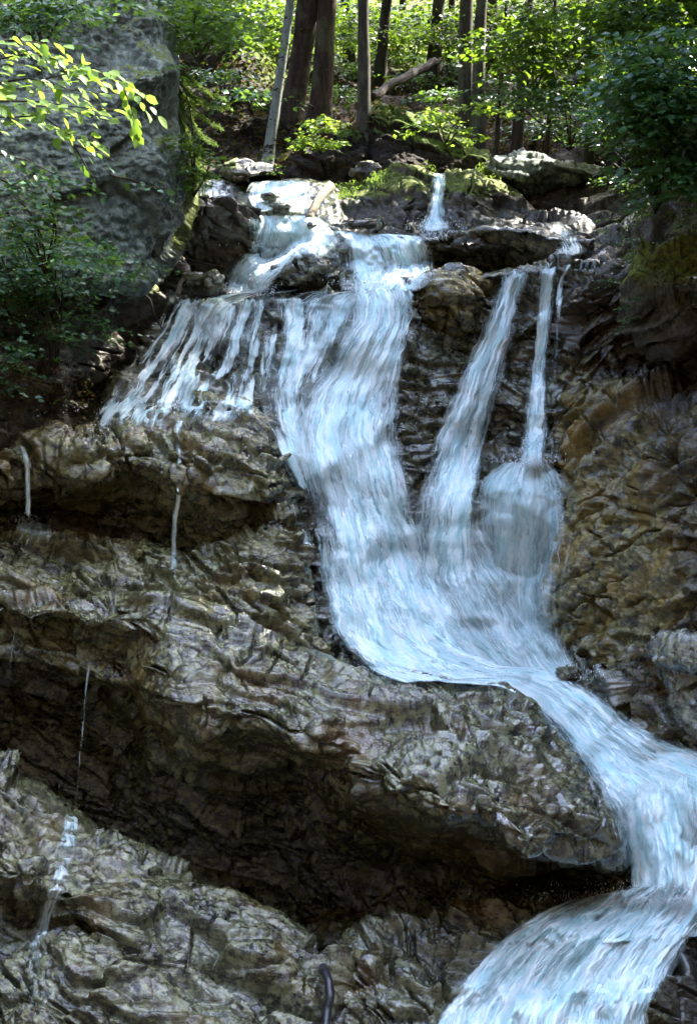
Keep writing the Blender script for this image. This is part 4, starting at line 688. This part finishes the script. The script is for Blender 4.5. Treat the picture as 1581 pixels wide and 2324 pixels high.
def tree(k, nm, lb, b0, dirv, r0, mt, H, nl, zlow, L0, off=False):
    zz = np.linspace(-.5, H, 46)
    wob = np.stack([np.sin(zz * .9 + k) * .05, np.cos(zz * .7 + k * 2) * .05, zz * 0], -1) * np.minimum(zz, 2)[:, None] / 2
    path = b0 + zz[:, None] * dirv + wob
    rad = r0 * (1 - .72 * np.clip(zz / H, 0, 1)) * (1 + .5 * np.exp(-np.maximum(zz, 0) * 2.5))
    if k == 1: rad = rad * (1 + .25 * np.exp(-((zz - 1.7) / .35) ** 2))
    root = empty(nm, b0, lb, 'tree', 'trees on the slope above the falls')
    za = np.concatenate([np.linspace(-.5, 7, 90), np.linspace(7.3, H, 14)])
    pa = np.stack([np.interp(za, zz, path[:, c]) for c in range(3)], -1); ra = np.interp(za, zz, rad)
    V_, F_ = tube(pa, ra, 18, .10, k, vscale=.35)
    adopt(link('trunk', mesh_np('trunk', V_, F_, MAT[mt])), root)
    limbs = []; P_l, A_l = [], []; nlimb = 26
    for q in range(nlimb):
        h = zlow + (H - zlow) * (q + rsT.rand()) / nlimb; c0 = np.array([np.interp(h, zz, path[:, c]) for c in range(3)])
        az = q * 2.4 + rsT.rand(); L = L0 * (1 - .35 * (h - zlow) / (H - zlow)) + .4
        dr = np.array([math.cos(az), math.sin(az), .15]); t = np.linspace(0, 1, 6)[:, None]
        lp = c0 + dr * L * t + np.array([0, 0, -.35]) * L * t * t * .5
        lu, lv = proj(lp); 
        if (off or lv.max() < 20) and not sun_blocked(lp, rsT, 1.0, .0).any(): limbs.append(tube(lp, np.linspace(.035, .008, 6), 5))
        for _ in range(max(int(nl * 1.5 / nlimb / 22), 1)):
            tt = rsT.uniform(.15, 1); pc = c0 + dr * L * tt + rsT.normal(size=3) * np.array([.35, .35, .3])
            p_, x_ = spray_pts(rsT, pc, az + rsT.normal() * 1.2, rsT.uniform(.7, 1.3), 22, .2, .8); P_l.append(p_); A_l.append(x_)
    P = np.vstack(P_l); A_ = np.vstack(A_l); keep = ~sun_blocked(P, rsT)
    uu, vv = proj(P); keep &= ((vv < -25) & (P[:, 1] > 12)) | (uu > 1690) | (vv < -160)
    P, A_ = P[keep], A_[keep]; N = np.array([0, 0, 1.0]) + rsT.normal(size=P.shape) * .6
    V_, F_ = leaves_mesh(P, A_, N, rsT.uniform(.26, .48, len(P)) if nl > 2000 else rsT.uniform(.12, .22, len(P)))
    adopt(link('crown', mesh_np('crown', V_, F_, MAT['crownleaf'])), root)
    if limbs: V_, F_ = merge(limbs); adopt(link('limbs', mesh_np('limbs', V_, F_, MAT[mt])), root)
for k, (nm, lb, ut, ub, vb, wd, mt, ht, nl, d_) in enumerate(TREES):
    b0 = W(ub, vb, d_); t0 = W(ut, 0, d_); dirv = (t0 - b0) / (t0[2] - b0[2] + 1e-6); dirv[:2] = np.clip(dirv[:2], -.16, .16)
    tree(k, nm, lb, b0, dirv, wd * d_ / FPX / 2, mt, ht, nl, max(.28 * d_ + 1.2 - b0[2], ht * .38), 3.5 if nl > 2000 else 1.8)
# unseen trees added on the right bank: their crowns shade the falls and slope
for k, (x_, y_, z_, h_) in enumerate(((6.9, 12.6, -2, 14), (7.6, 15.5, -1, 14), (7.2, 20.4, 2, 12), (8.6, 11.0, -1, 15), (10.4, 17.5, 1, 14), (12.2, 14.0, 2, 14), (8.4, 21.5, 3, 13), (12.6, 20.0, 3, 14), (8.2, 8.8, -3, 15), (14.5, 17.0, 4, 13), (10.6, 12.4, 0, 15), (9.8, 25.0, 3, 12), (13.5, 26.0, 5, 13), (17.0, 22.5, 5, 13), (11.5, 29.5, 6, 12), (16.0, 29.0, 7, 12))):
    tree(40 + k, 'beech', 'added unseen beech on the right bank, shading the falls and slope', np.array([x_, y_, z_]), np.array([-.02, 0, 1.0]), .2, 'beechbark', h_, 7600, 6.0 if y_ < 22 else 3.5, 3.6, True)
def log_(name, label, pts, r, mat, seed=0, cat='fallen log', rough=.15):
    P = np.array([W(a, b, c) for a, b, c in pts]); t = np.linspace(0, len(P) - 1, 30); pa = np.stack([np.interp(t, range(len(P)), P[:, c]) for c in range(3)], -1)
    pa = pa + .03 * np.stack([perlin(pa * 2 + c, seed + c) for c in range(3)], -1)
    V_, F_ = tube(pa, np.interp(t, [0, len(P) - 1], r), 14, rough, seed, vscale=1)
    return link(name, mesh_np(name, V_, F_, MAT[mat]), None, label, cat)
log_('fallen_log', 'dark wet log lying across the foot of the topmost cascade', [(458, 452, 16.6), (520, 464, 16.5), (590, 484, 16.5)], (.035, .05), 'rot', 1)
log_('driftwood', 'bleached broken log propped beside the topmost cascade', [(700, 494, 16.5), (725, 455, 16.8), (749, 418, 17.1)], (.045, .055), 'dead', 2)
log_('fallen_log', 'dark dead trunk slanting down from the foot of a tree', [(840, 222, 20.5), (900, 185, 21.5), (985, 140, 23.5)], (.06, .07), 'rot', 3)
log_('dead_stick', 'thin stick wedged among the stones left of the cascade', [(425, 592, 15.5), (465, 600, 15.4), (500, 606, 15.3)], (.014, .010), 'rot', 4, 'stick')
log_('dead_stick', 'upright broken stick at the left end of the long ledge', [(403, 668, 15.3), (410, 640, 15.4), (418, 628, 15.4)], (.03, .02), 'dead', 5, 'stick')
log_('dead_root', 'bare curved root hanging over the sunlit left rock', [(250, 640, 14.3), (300, 655, 14.4), (338, 680, 14.5), (350, 715, 14.5), (372, 745, 14.5)], (.014, .008), 'rot', 6, 'root')
log_('rubber_hose', 'dark smooth hose running down between the lowest rocks', [(728, 2196, 9.95), (738, 2205, 9.75), (748, 2225, 9.65), (752, 2260, 9.55), (746, 2290, 9.5), (741, 2400, 9.2)], (.032, .032), 'hose', 7, 'hose', 0)
# small stones left of the pointed rock
def stone(name, label, u_, v_, d_, r_, mat, seed):
    n = 36; th = np.linspace(0, np.pi, n)[:, None]; ph = np.linspace(0, 2 * np.pi, 2 * n, endpoint=False)[None]
    D = np.stack([np.sin(th) * np.cos(ph), np.sin(th) * np.sin(ph), np.cos(th) + 0 * ph], -1)
    h, _ = facet(D * 1.6 + seed * 5, seed); P = D * (1 + .38 * h[..., None] + .06 * fbm(D * 5, 3, seed)[..., None]) * np.array(r_)
    V = P.reshape(-1, 3) + W(u_, v_, d_); i = np.arange(n - 1)[:, None] * 2 * n; j = np.arange(2 * n)[None]; j2 = (j + 1) % (2 * n)
    F = np.stack([i + j, i + 2 * n + j, i + 2 * n + j2, i + j2], -1).reshape(-1, 4)
    c = P / np.linalg.norm(P, axis=-1)[..., None]
    return link(name, mesh_np(name, V, F, MAT[mat], True, {'wet': np.full(len(V), .5), 'moss': (.55 * sstep(.4, .9, c[..., 2])).ravel()}), None, label, 'stone')
stone('stone', 'pale angular stone left of the thin stick', 400, 606, 15.6, (.13, .12, .11), 'top', 1)
stone('stone', 'dark wet stone at the foot of the left spill', 483, 640, 15.3, (.11, .1, .12), 'main', 2)
stone('stone', 'low stone wedged below the thin stick', 440, 634, 15.5, (.2, .12, .07), 'main', 3)
stone('stone', 'flat stone on the slab left of the slender fall', 825, 510, 16.2, (.22, .15, .045), 'top', 4)
stone('stone', 'tiny dark stone standing on the slab lip', 862, 512, 16.1, (.05, .05, .09), 'main', 5)
stone('stone', 'shaded stone between the mossy rocks', 832, 392, 17.9, (.17, .15, .12), 'dark', 6)
stone('stone', 'wet stone breaking the topmost cascade', 612, 446, 17.0, (.11, .10, .045), 'main', 7)
stone('stone', 'lower wet stone in the topmost cascade', 640, 468, 16.8, (.12, .10, .04), 'main', 8)
stone('stone', 'black stone jutting from the foot of the dome', 1290, 1528, 12.6, (.11, .1, .06), 'main', 9)
# ------------------------------------------------------------------ plants near the falls
const = lambda c: (lambda u, v: c)
wall_d = lambda o: (lambda u, v: min(hz(u, v), 30) - o)
def twig(pts, r=.008):
    P = np.array([W(a, b, c) for a, b, c in pts]); t = np.linspace(0, len(P) - 1, 6 * len(P)); pa = np.stack([np.interp(t, range(len(P)), P[:, c]) for c in range(3)], -1)
    pa = pa + .02 * np.stack([perlin(pa * 3 + c, c) for c in range(3)], -1); return pa, tube(pa, np.linspace(r, r * .3, len(pa)), 5)
# hazel boughs in front of the cliff
def bough(name, label, branches, mat, size, seed, gap=.05, cat='branch', tmpl=1):
    rs = np.random.RandomState(seed); tubes, P, A_ = [], [], []
    for br in branches:
        pa, tb = twig(br); tubes.append(tb); L = np.concatenate([[0], np.cumsum(np.linalg.norm(np.diff(pa, axis=0), axis=1))])
        for s_ in np.arange(.1, L[-1], gap):
            c = np.array([np.interp(s_, L, pa[:, k]) for k in range(3)]); fw = np.array([np.interp(min(s_ + .05, L[-1]), L, pa[:, k]) for k in range(3)]) - c + 1e-4
            fw /= np.linalg.norm(fw); sd = np.cross(fw, [0, 0, 1]); sg = 1 if rs.rand() < .5 else -1
            for _ in range(2):
                off = rs.uniform(0, .16); P.append(c + sd * sg * off + np.array([0, rs.normal() * .05, -off * .3 + rs.normal() * .025])); A_.append(fw * .8 + sd * sg * rs.uniform(.3, 1.1) + np.array([rs.normal() * .3, 0, -.35 + rs.normal() * .3])); sg = -sg
    P = np.array(P); A_ = np.array(A_); N = np.array([.1, -.55, .9]) + rs.normal(size=P.shape) * .4
    fol = leaves_mesh(P, A_, N, size * rs.uniform(.6, 1.2, len(P)), tmpl)
    root = empty(name, W(*branches[0][0]), label, cat); adopt(link('leaves', mesh_np('leaves', fol[0], fol[1], MAT[mat])), root)
    V_, F_ = merge(tubes); adopt(link('twigs', mesh_np('twigs', V_, F_, MAT['bark'])), root); return root
D_ = 10.6
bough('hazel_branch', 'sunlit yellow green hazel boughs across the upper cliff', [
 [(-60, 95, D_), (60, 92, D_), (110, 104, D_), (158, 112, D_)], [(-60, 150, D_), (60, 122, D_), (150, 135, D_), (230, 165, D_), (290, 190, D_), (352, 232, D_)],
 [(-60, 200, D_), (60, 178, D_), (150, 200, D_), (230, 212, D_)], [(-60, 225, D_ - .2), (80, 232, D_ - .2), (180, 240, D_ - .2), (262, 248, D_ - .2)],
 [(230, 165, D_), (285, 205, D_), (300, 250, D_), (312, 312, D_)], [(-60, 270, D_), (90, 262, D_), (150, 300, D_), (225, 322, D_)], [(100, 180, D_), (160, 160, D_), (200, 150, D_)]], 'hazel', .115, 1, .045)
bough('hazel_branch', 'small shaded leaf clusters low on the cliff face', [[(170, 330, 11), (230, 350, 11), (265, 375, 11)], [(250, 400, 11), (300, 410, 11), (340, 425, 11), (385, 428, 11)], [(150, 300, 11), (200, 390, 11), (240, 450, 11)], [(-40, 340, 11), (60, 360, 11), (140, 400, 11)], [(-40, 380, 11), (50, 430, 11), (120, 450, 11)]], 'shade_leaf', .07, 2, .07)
shrub('bank_shrub', 'dark dense shrub spilling over the left bank below the cliff', 'shrub', [(60, 600, 130, 80, 4), (180, 600, 150, 70, 3), (60, 700, 110, 120, 4), (300, 620, 60, 22, 1), (180, 720, 80, 60, 1.5), (20, 850, 60, 60, 1)], 250, lambda u, v: min(hz(u, v), 14) - .15, 'shade_leaf', .06, 3, per=14, length=(.2, .45), jit=.5, nst=14)
shrub('bank_shrub', 'blue green leaf sprays in front of the foot of the cliff', 'shrub', [(40, 440, 90, 60, 3), (80, 520, 90, 40, 3), (200, 570, 90, 30, 1)], 70, const(11.6), 'shade_leaf', .075, 4, per=13, length=(.25, .5), jit=.6, nst=8)
shrub('ivy_patch', 'bright leaves trailing down the dark edge of the cliff', 'plant', [(420, 330, 14, 30, 1.5), (440, 370, 18, 35, 2), (455, 400, 14, 30, 1), (405, 165, 10, 30, .6)], 70, const(14.4), 'beech', .06, 5, per=12, length=(.15, .35), jit=.3)
shrub('beech_sapling', 'leafy beech boughs hanging over the cliff top', 'sapling', [(400, 20, 90, 30, 3), (460, 60, 70, 35, 3), (510, 75, 50, 30, 2), (350, -20, 80, 20, 1)], 150, const(16.0), 'beech', .085, 6, per=15, length=(.35, .6), jit=1.2)
shrub('dark_bough', 'shadowed foliage hanging over the left top corner', 'branch', [(60, 10, 150, 30, 3), (150, 0, 160, 22, 2), (60, 50, 50, 20, 1)], 120, const(12.2), 'shade_leaf', .075, 61, per=14, length=(.3, .5), jit=.6)
def conifer(name, label, boughs, seed, cat='spruce'):
    rs = np.random.RandomState(seed); tb, P, A_ = [], [], []
    for br in boughs:
        pa, t_ = twig(br, .01); tb.append(t_); L = np.concatenate([[0], np.cumsum(np.linalg.norm(np.diff(pa, axis=0), axis=1))]); T_ = L[-1]
        for s_ in np.arange(.04, T_, .035):
            c = np.array([np.interp(s_, L, pa[:, k]) for k in range(3)]); fw = pa[-1] - pa[0]; fw /= np.linalg.norm(fw); sd = np.cross(fw, [0, 0, 1]); sd /= np.linalg.norm(sd)
            for sg in (-1, 1):
                tl = .26 * (1 - .75 * s_ / T_) * rs.uniform(.5, 1.1); dv = fw * .8 + sd * sg * .8 + np.array([0, -.1 * sg, -.35]); dv /= np.linalg.norm(dv)
                q = np.arange(0, tl, .011); nn = len(q); pts = c + q[:, None] * dv
                P.append(np.repeat(pts, 3, 0)); r_ = rs.normal(size=(nn * 3, 3)) * .75; A_.append(dv + r_)
    P = np.vstack(P); A_ = np.vstack(A_); fol = leaves_mesh(P, A_, rs.normal(size=P.shape), rs.uniform(.022, .038, len(P)), 0, .45)
    root = empty(name, W(*boughs[0][0]), label, cat); adopt(link('needles', mesh_np('needles', fol[0], fol[1], MAT['needle'])), root)
    V_, F_ = merge(tb); adopt(link('twigs', mesh_np('twigs', V_, F_, MAT['bark'])), root); return root
conifer('young_spruce', 'small spruce with drooping boughs beside the cliff edge', [[(400, 180, 15.4), (430, 215, 15.3), (475, 235, 15.2), (522, 242, 15.2)], [(400, 195, 15.5), (430, 240, 15.3), (470, 275, 15.2), (505, 292, 15.2)], [(402, 160, 15.5), (440, 185, 15.4), (480, 210, 15.4), (505, 218, 15.4)], [(400, 220, 15.4), (430, 270, 15.3), (450, 300, 15.3), (490, 325, 15.2)], [(400, 240, 15.4), (415, 290, 15.3), (432, 330, 15.3)], [(400, 150, 15.5), (425, 175, 15.3), (440, 190, 15.2)]], 1)
spb = []
for a, b, c, d in ((1365, 20, 1290, 60), (1370, 40, 1320, 110), (1365, 60, 1285, 120), (1365, 80, 1340, 160), (1362, 100, 1295, 170), (1365, 120, 1380, 190), (1360, 130, 1310, 215), (1370, 20, 1420, 80), (1362, 150, 1340, 240), (1366, 60, 1410, 140), (1364, -30, 1270, 20), (1364, -10, 1300, 40)):
    spb.append([(a, b, 17.6), ((a * .5 + c * .5), (b * .6 + d * .4), 17.3), (c, d, 17.2)])
conifer('hanging_spruce', 'soft spruce boughs drooping around the slim pale trunk', spb, 2)
# broadleaf masses at the right
shrub('elder_shrub', 'dense blue green shrub filling the right edge', 'shrub', [(1500, 130, 110, 70, 3), (1510, 230, 100, 60, 3), (1530, 330, 80, 60, 3), (1460, 270, 60, 40, 1), (1550, 410, 60, 40, 1.5), (1470, 200, 60, 40, 1)], 560, const(13.4), 'shade_leaf', .078, 7, per=14, length=(.3, .55), jit=1.3, nst=16, tmpl=1)
shrub('elder_shrub', 'leafy boughs with bright tips in the top right corner', 'shrub', [(1500, 30, 110, 45, 3), (1400, 30, 70, 40, 1.5), (1560, 90, 40, 40, 1)], 170, const(14.6), 'beech', .09, 8, per=14, length=(.3, .6), jit=1.2, tmpl=1)
shrub('beech_sapling', 'light green beech layers right of the touching trunks', 'sapling', [(1190, 50, 80, 50, 3), (1260, 90, 80, 60, 3), (1150, 110, 50, 40, 1.5), (1290, 30, 80, 40, 2), (1230, 170, 60, 30, 1)], 180, const(18.2), 'beech', .10, 9, per=15, length=(.4, .7), jit=1.6)
shrub('beech_sapling', 'shaded leafy layers beside the slim pale trunk', 'sapling', [(1290, 250, 50, 40, 1), (1380, 280, 50, 60, 1.5), (1250, 220, 50, 30, 1), (1400, 200, 40, 50, 1), (1160, 200, 60, 30, 1)], 150, const(17.6), 'shade_leaf', .08, 10, per=14, length=(.3, .55), jit=.8)
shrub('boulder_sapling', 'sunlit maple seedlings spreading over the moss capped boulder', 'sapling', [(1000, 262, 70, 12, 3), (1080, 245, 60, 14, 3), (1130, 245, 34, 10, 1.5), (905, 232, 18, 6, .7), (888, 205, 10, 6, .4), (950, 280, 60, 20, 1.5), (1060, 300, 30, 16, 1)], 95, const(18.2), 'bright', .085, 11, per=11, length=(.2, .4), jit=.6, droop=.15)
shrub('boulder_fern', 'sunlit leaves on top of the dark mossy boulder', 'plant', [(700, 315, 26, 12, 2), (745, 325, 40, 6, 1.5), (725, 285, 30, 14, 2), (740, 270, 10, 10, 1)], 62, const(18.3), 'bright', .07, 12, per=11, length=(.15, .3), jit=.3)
shrub('log_seedling', 'single fern frond beside the flat boulder', 'fern', [(628, 375, 6, 6, 1), (626, 355, 5, 6, 1), (632, 390, 5, 5, 1)], 12, const(17.5), 'bright', .05, 13, per=7, length=(.08, .16), jit=.1)
# understorey along the slope: each bush its own
names = ['left of the leaning trunk', 'behind the leaning trunk', 'between the two short trunks', 'behind the pale slender trunk', 'behind the bulging trunk', 'between the black trunk and the grey one', 'beside the tapering trunk', 'above the fallen trunk', 'right of the log foot', 'behind the touching pair', 'between the wide dark trunk and the slim one', 'behind the light green layers']
pos = [(430, 30), (500, 10), (590, 25), (640, 60), (715, 60), (790, 50), (850, 70), (930, 60), (1010, 70), (1100, 60), (1160, 40), (1240, 30)]
for k, (nm, (a, b)) in enumerate(zip(names, pos)):
    dd = float(interp(hill_ctrl, np.array(float(a)), np.array(float(b + 60)))) - 1
    shrub('understory_bush', 'bright sunlit bush on the far slope ' + nm, 'bush', [(a, b - 20, 62, 34, 2), (a + 20, b + 10, 55, 24, 1.5)], 140, const(dd), 'beech', .11, 100 + k, 'bushes on the far slope', per=14, length=(.5, 1.0), jit=3.5, nst=4)
pos = [(700, 130, 'left of the black trunk'), (800, 160, 'between the black and the grey trunks'), (900, 130, 'above the dead trunk'), (950, 175, 'below the dead trunk'), (1030, 150, 'left of the mottled trunk'), (1130, 180, 'right of the touching pair'), (1020, 210, 'behind the moss capped boulder'), (760, 205, 'at the foot of the black trunk'), (570, 215, 'left of the pale slender trunk'), (500, 170, 'on the brown bank'), (1220, 280, 'beside the slim trunk at the right'), (1120, 225, 'low beside the brown trunk')]
for k, (a, b, nm) in enumerate(pos):
    dd = float(interp(hill_ctrl, np.array(float(a)), np.array(float(b + 15)))) - .3
    shrub('forest_plant', 'low green undergrowth plant ' + nm, 'plant', [(a, b, 50, 16, 1)], 30, const(dd), 'shade_leaf', .09, 200 + k, 'low plants under the trees', per=12, length=(.3, .6), jit=1.2, nst=3)
# ground cover and litter on the slope
rs = np.random.RandomState(9)
def scatter(n, box, mat, name, label, size, green=True, off=.03, tilt=.6, wid=1.0, mask=None):
    u_ = rs.uniform(box[0], box[1], n); v_ = rs.uniform(box[2], box[3], n)
    if mask is not None: k = mask(u_, v_) > rs.rand(n); u_, v_ = u_[k], v_[k]
    z_ = zat(u_, v_, ZF); k = (z_ < 60); P = W(u_[k], v_[k], z_[k] - off - rs.rand(k.sum()) * off * 2)
    n = len(P); A_ = rs.normal(size=(n, 3)) * np.array([1, 1, .4]); N = np.array([0, -.4, 1.0]) + rs.normal(size=(n, 3)) * tilt
    V_, F_ = leaves_mesh(P, A_, N, size * rs.uniform(.5, 1.3, n) * (P[:, 1] / 18), 0, wid); link(name, mesh_np(name, V_, F_, MAT[mat]), None, label, None, 'stuff')
hillmask = lambda u, v: sstep(.38, .62, .5 + .5 * fbm(np.stack([u / 70, v / 35, u * 0], -1), 3, 5)) * (hill_like(u, v))
hill_like = lambda u, v: (zat(u, v, ZF) > 18.9) * 1.0
scatter(26000, (380, 1581, -60, 420), 'beech', 'ground_cover', 'low green ground cover on the forest floor', .07, mask=lambda u, v: hillmask(u, v) * (.06 + .94 * sstep(170, 100, v)))
scatter(15000, (380, 1581, -60, 420), 'litter', 'leaf_litter', 'brown leaf litter on the forest floor', .07, mask=lambda u, v: hill_like(u, v))
scatter(2600, (0, 240, 820, 990), 'litter', 'leaf_litter', 'reddish leaf litter on the left bank', .05, mask=lambda u, v: sstep(110, 30, abs(v - 830 - .62 * u)))
# moss tufts, grass and dead straw
def tuft_mesh(bases, n, L, rs, droop=1.0, wid=.006, fwd=(0, -.5, 0)):
    Vs, Fs, o = [], [], 0
    for b in bases:
        for _ in range(n):
            d0 = np.array([rs.normal() * .5, rs.normal() * .4, 1.0]) + np.array(fwd); d0 /= np.linalg.norm(d0); l_ = L * rs.uniform(.5, 1.2); t = np.linspace(0, 1, 5)[:, None]
            pa = b + rs.normal(size=3) * np.array([.06, .05, .02]) + d0 * l_ * t + np.array([0, 0, -droop]) * l_ * t * t
            w_ = np.array([1, 0, 0]) * wid * (1 - t * .85); Vs.append(np.stack([pa - w_, pa + w_], 1).reshape(-1, 3)); q = np.arange(4)[:, None] * 2
            Fs.append(np.hstack([q, q + 1, q + 3, q + 2]) + o); o += 10
    return np.vstack(Vs), [np.vstack(Fs)]
def tufts(name, label, uvs, n, L, mat, seed, off=.06, cat='grass tuft', **kw):
    rs_ = np.random.RandomState(seed); bs = [W(a, b, hz(a, b) - off) for a, b in uvs]; V_, F_ = tuft_mesh(bs, n, L, rs_, **kw)
    return link('dead_grass' if 'dead' in name else 'grass', mesh_np(name, V_, F_, MAT[mat]), None, label, None, 'stuff')
R2 = np.random.RandomState(21)
def line(p, q, n, j=6): t = R2.rand(n); return [(p[0] + (q[0] - p[0]) * a + R2.normal() * j, p[1] + (q[1] - p[1]) * a + R2.normal() * j) for a in t]
tufts('grass_tuft', 'long grass hanging over the left flank of the mossy hump', line((770, 440), (880, 395), 60), 9, .22, 'grass', 1, droop=1.3)
tufts('grass_tuft', 'grass tuft beside the right block of the mossy hump', line((1098, 385), (1112, 410), 14), 12, .16, 'grass', 2, droop=.8)
tufts('grass_tuft', 'grass blades on the moss left of the slender fall', line((955, 372), (975, 385), 6, 3), 8, .1, 'grass', 3)
tufts('grass_tuft', 'thick dark grass on the bank above the moss overhang', line((1440, 500), (1581, 470), 90, 18), 7, .16, 'grass', 4, droop=1.0)
tufts('grass_tuft', 'green grass fringe draped on the moss overhang', line((1430, 590), (1581, 570), 110, 12), 7, .09, 'grass', 5, droop=1.2)
tufts('dead_grass', 'pale dead grass hanging under the moss overhang', line((1462, 632), (1520, 632), 16, 7), 7, .24, 'straw', 6, droop=2.0, wid=.004, cat='dead grass')
tufts('grass_tuft', 'grass drooping from the dark cliff edge above the log', line((425, 330), (450, 430), 46, 6), 9, .2, 'grass', 7, droop=1.4)
shrub('ledge_plant', 'leafy plants trailing beside the moss overhang', 'plant', [(1400, 520, 30, 30, 1), (1440, 540, 30, 20, 1), (1540, 480, 50, 40, 1.5), (1560, 620, 30, 50, 1), (1440, 720, 30, 30, .7), (1480, 690, 30, 40, .7), (1390, 640, 14, 10, .4)], 130, lambda u, v: hz(u, v) - .08, 'shade_leaf', .045, 14, per=9, length=(.1, .25), jit=.15)
shrub('creeper', 'creeping plants over the upper right rock slope', 'plant', [(1500, 420, 80, 30, 1), (1420, 400, 60, 20, 1), (1560, 380, 30, 50, 1), (1410, 340, 50, 40, 1)], 150, lambda u, v: min(hz(u, v), 17.5) - .1, 'shade_leaf', .06, 15, per=11, length=(.2, .4), jit=.4)
# ---- added unseen slope behind the viewer, raised steeply to block the low sky
xs = np.linspace(-60, 60, 60); ts = np.linspace(0, 1, 40); X, T_ = np.meshgrid(xs, ts)
Y = -4 - 14 * T_ - .004 * X ** 2 * 0 + 2 * perlin(np.stack([X / 8, T_ * 6, X * 0], -1), 3); Z = -9 + 46 * T_ ** .9 + 2 * perlin(np.stack([X / 7, T_ * 5, X * 0 + 4], -1), 4)
Vb = np.stack([X, Y, Z], -1).reshape(-1, 3); i_ = np.arange(39)[:, None] * 60; j_ = np.arange(59)[None]; Fb = np.stack([i_ + j_, i_ + j_ + 1, i_ + 60 + j_ + 1, i_ + 60 + j_], -1).reshape(-1, 4)
link('sky_block_slope', mesh_np('sky_block_slope', Vb, Fb, MAT['dirt'], True, {'wet': np.zeros(len(Vb)), 'moss': np.zeros(len(Vb))}), None, 'added unseen slope behind the viewer that blocks the low sky', None, 'structure')
# ravine floor closes the place below; unseen flanks shaped to limit side sky light
xs = np.linspace(-70, 70, 120); ys = np.linspace(-10, 110, 100); X, Y = np.meshgrid(xs, ys)
Zg = np.where(Y < 15, -8.5 + 0 * Y, -8.5 + (Y - 15) * .42); flank = sstep(6.5, 18, abs(X - Y * .02)) * np.where(X > 0, 20, 34)
Zg = Zg + flank + 1.2 * perlin(np.stack([X / 6, Y / 6, X * 0], -1), 8) - 2.0 * sstep(14, 30, Y)
Vb = np.stack([X, Y, Zg], -1).reshape(-1, 3); i_ = np.arange(99)[:, None] * 120; j_ = np.arange(119)[None]; Fb = np.stack([i_ + j_, i_ + j_ + 1, i_ + 120 + j_ + 1, i_ + 120 + j_], -1).reshape(-1, 4)
link('ground', mesh_np('ground', Vb, Fb, MAT['dirt'], True, {'wet': np.zeros(len(Vb)), 'moss': np.zeros(len(Vb))}), None, 'ravine floor and added unseen flanks that cut the side sky', None, 'structure')
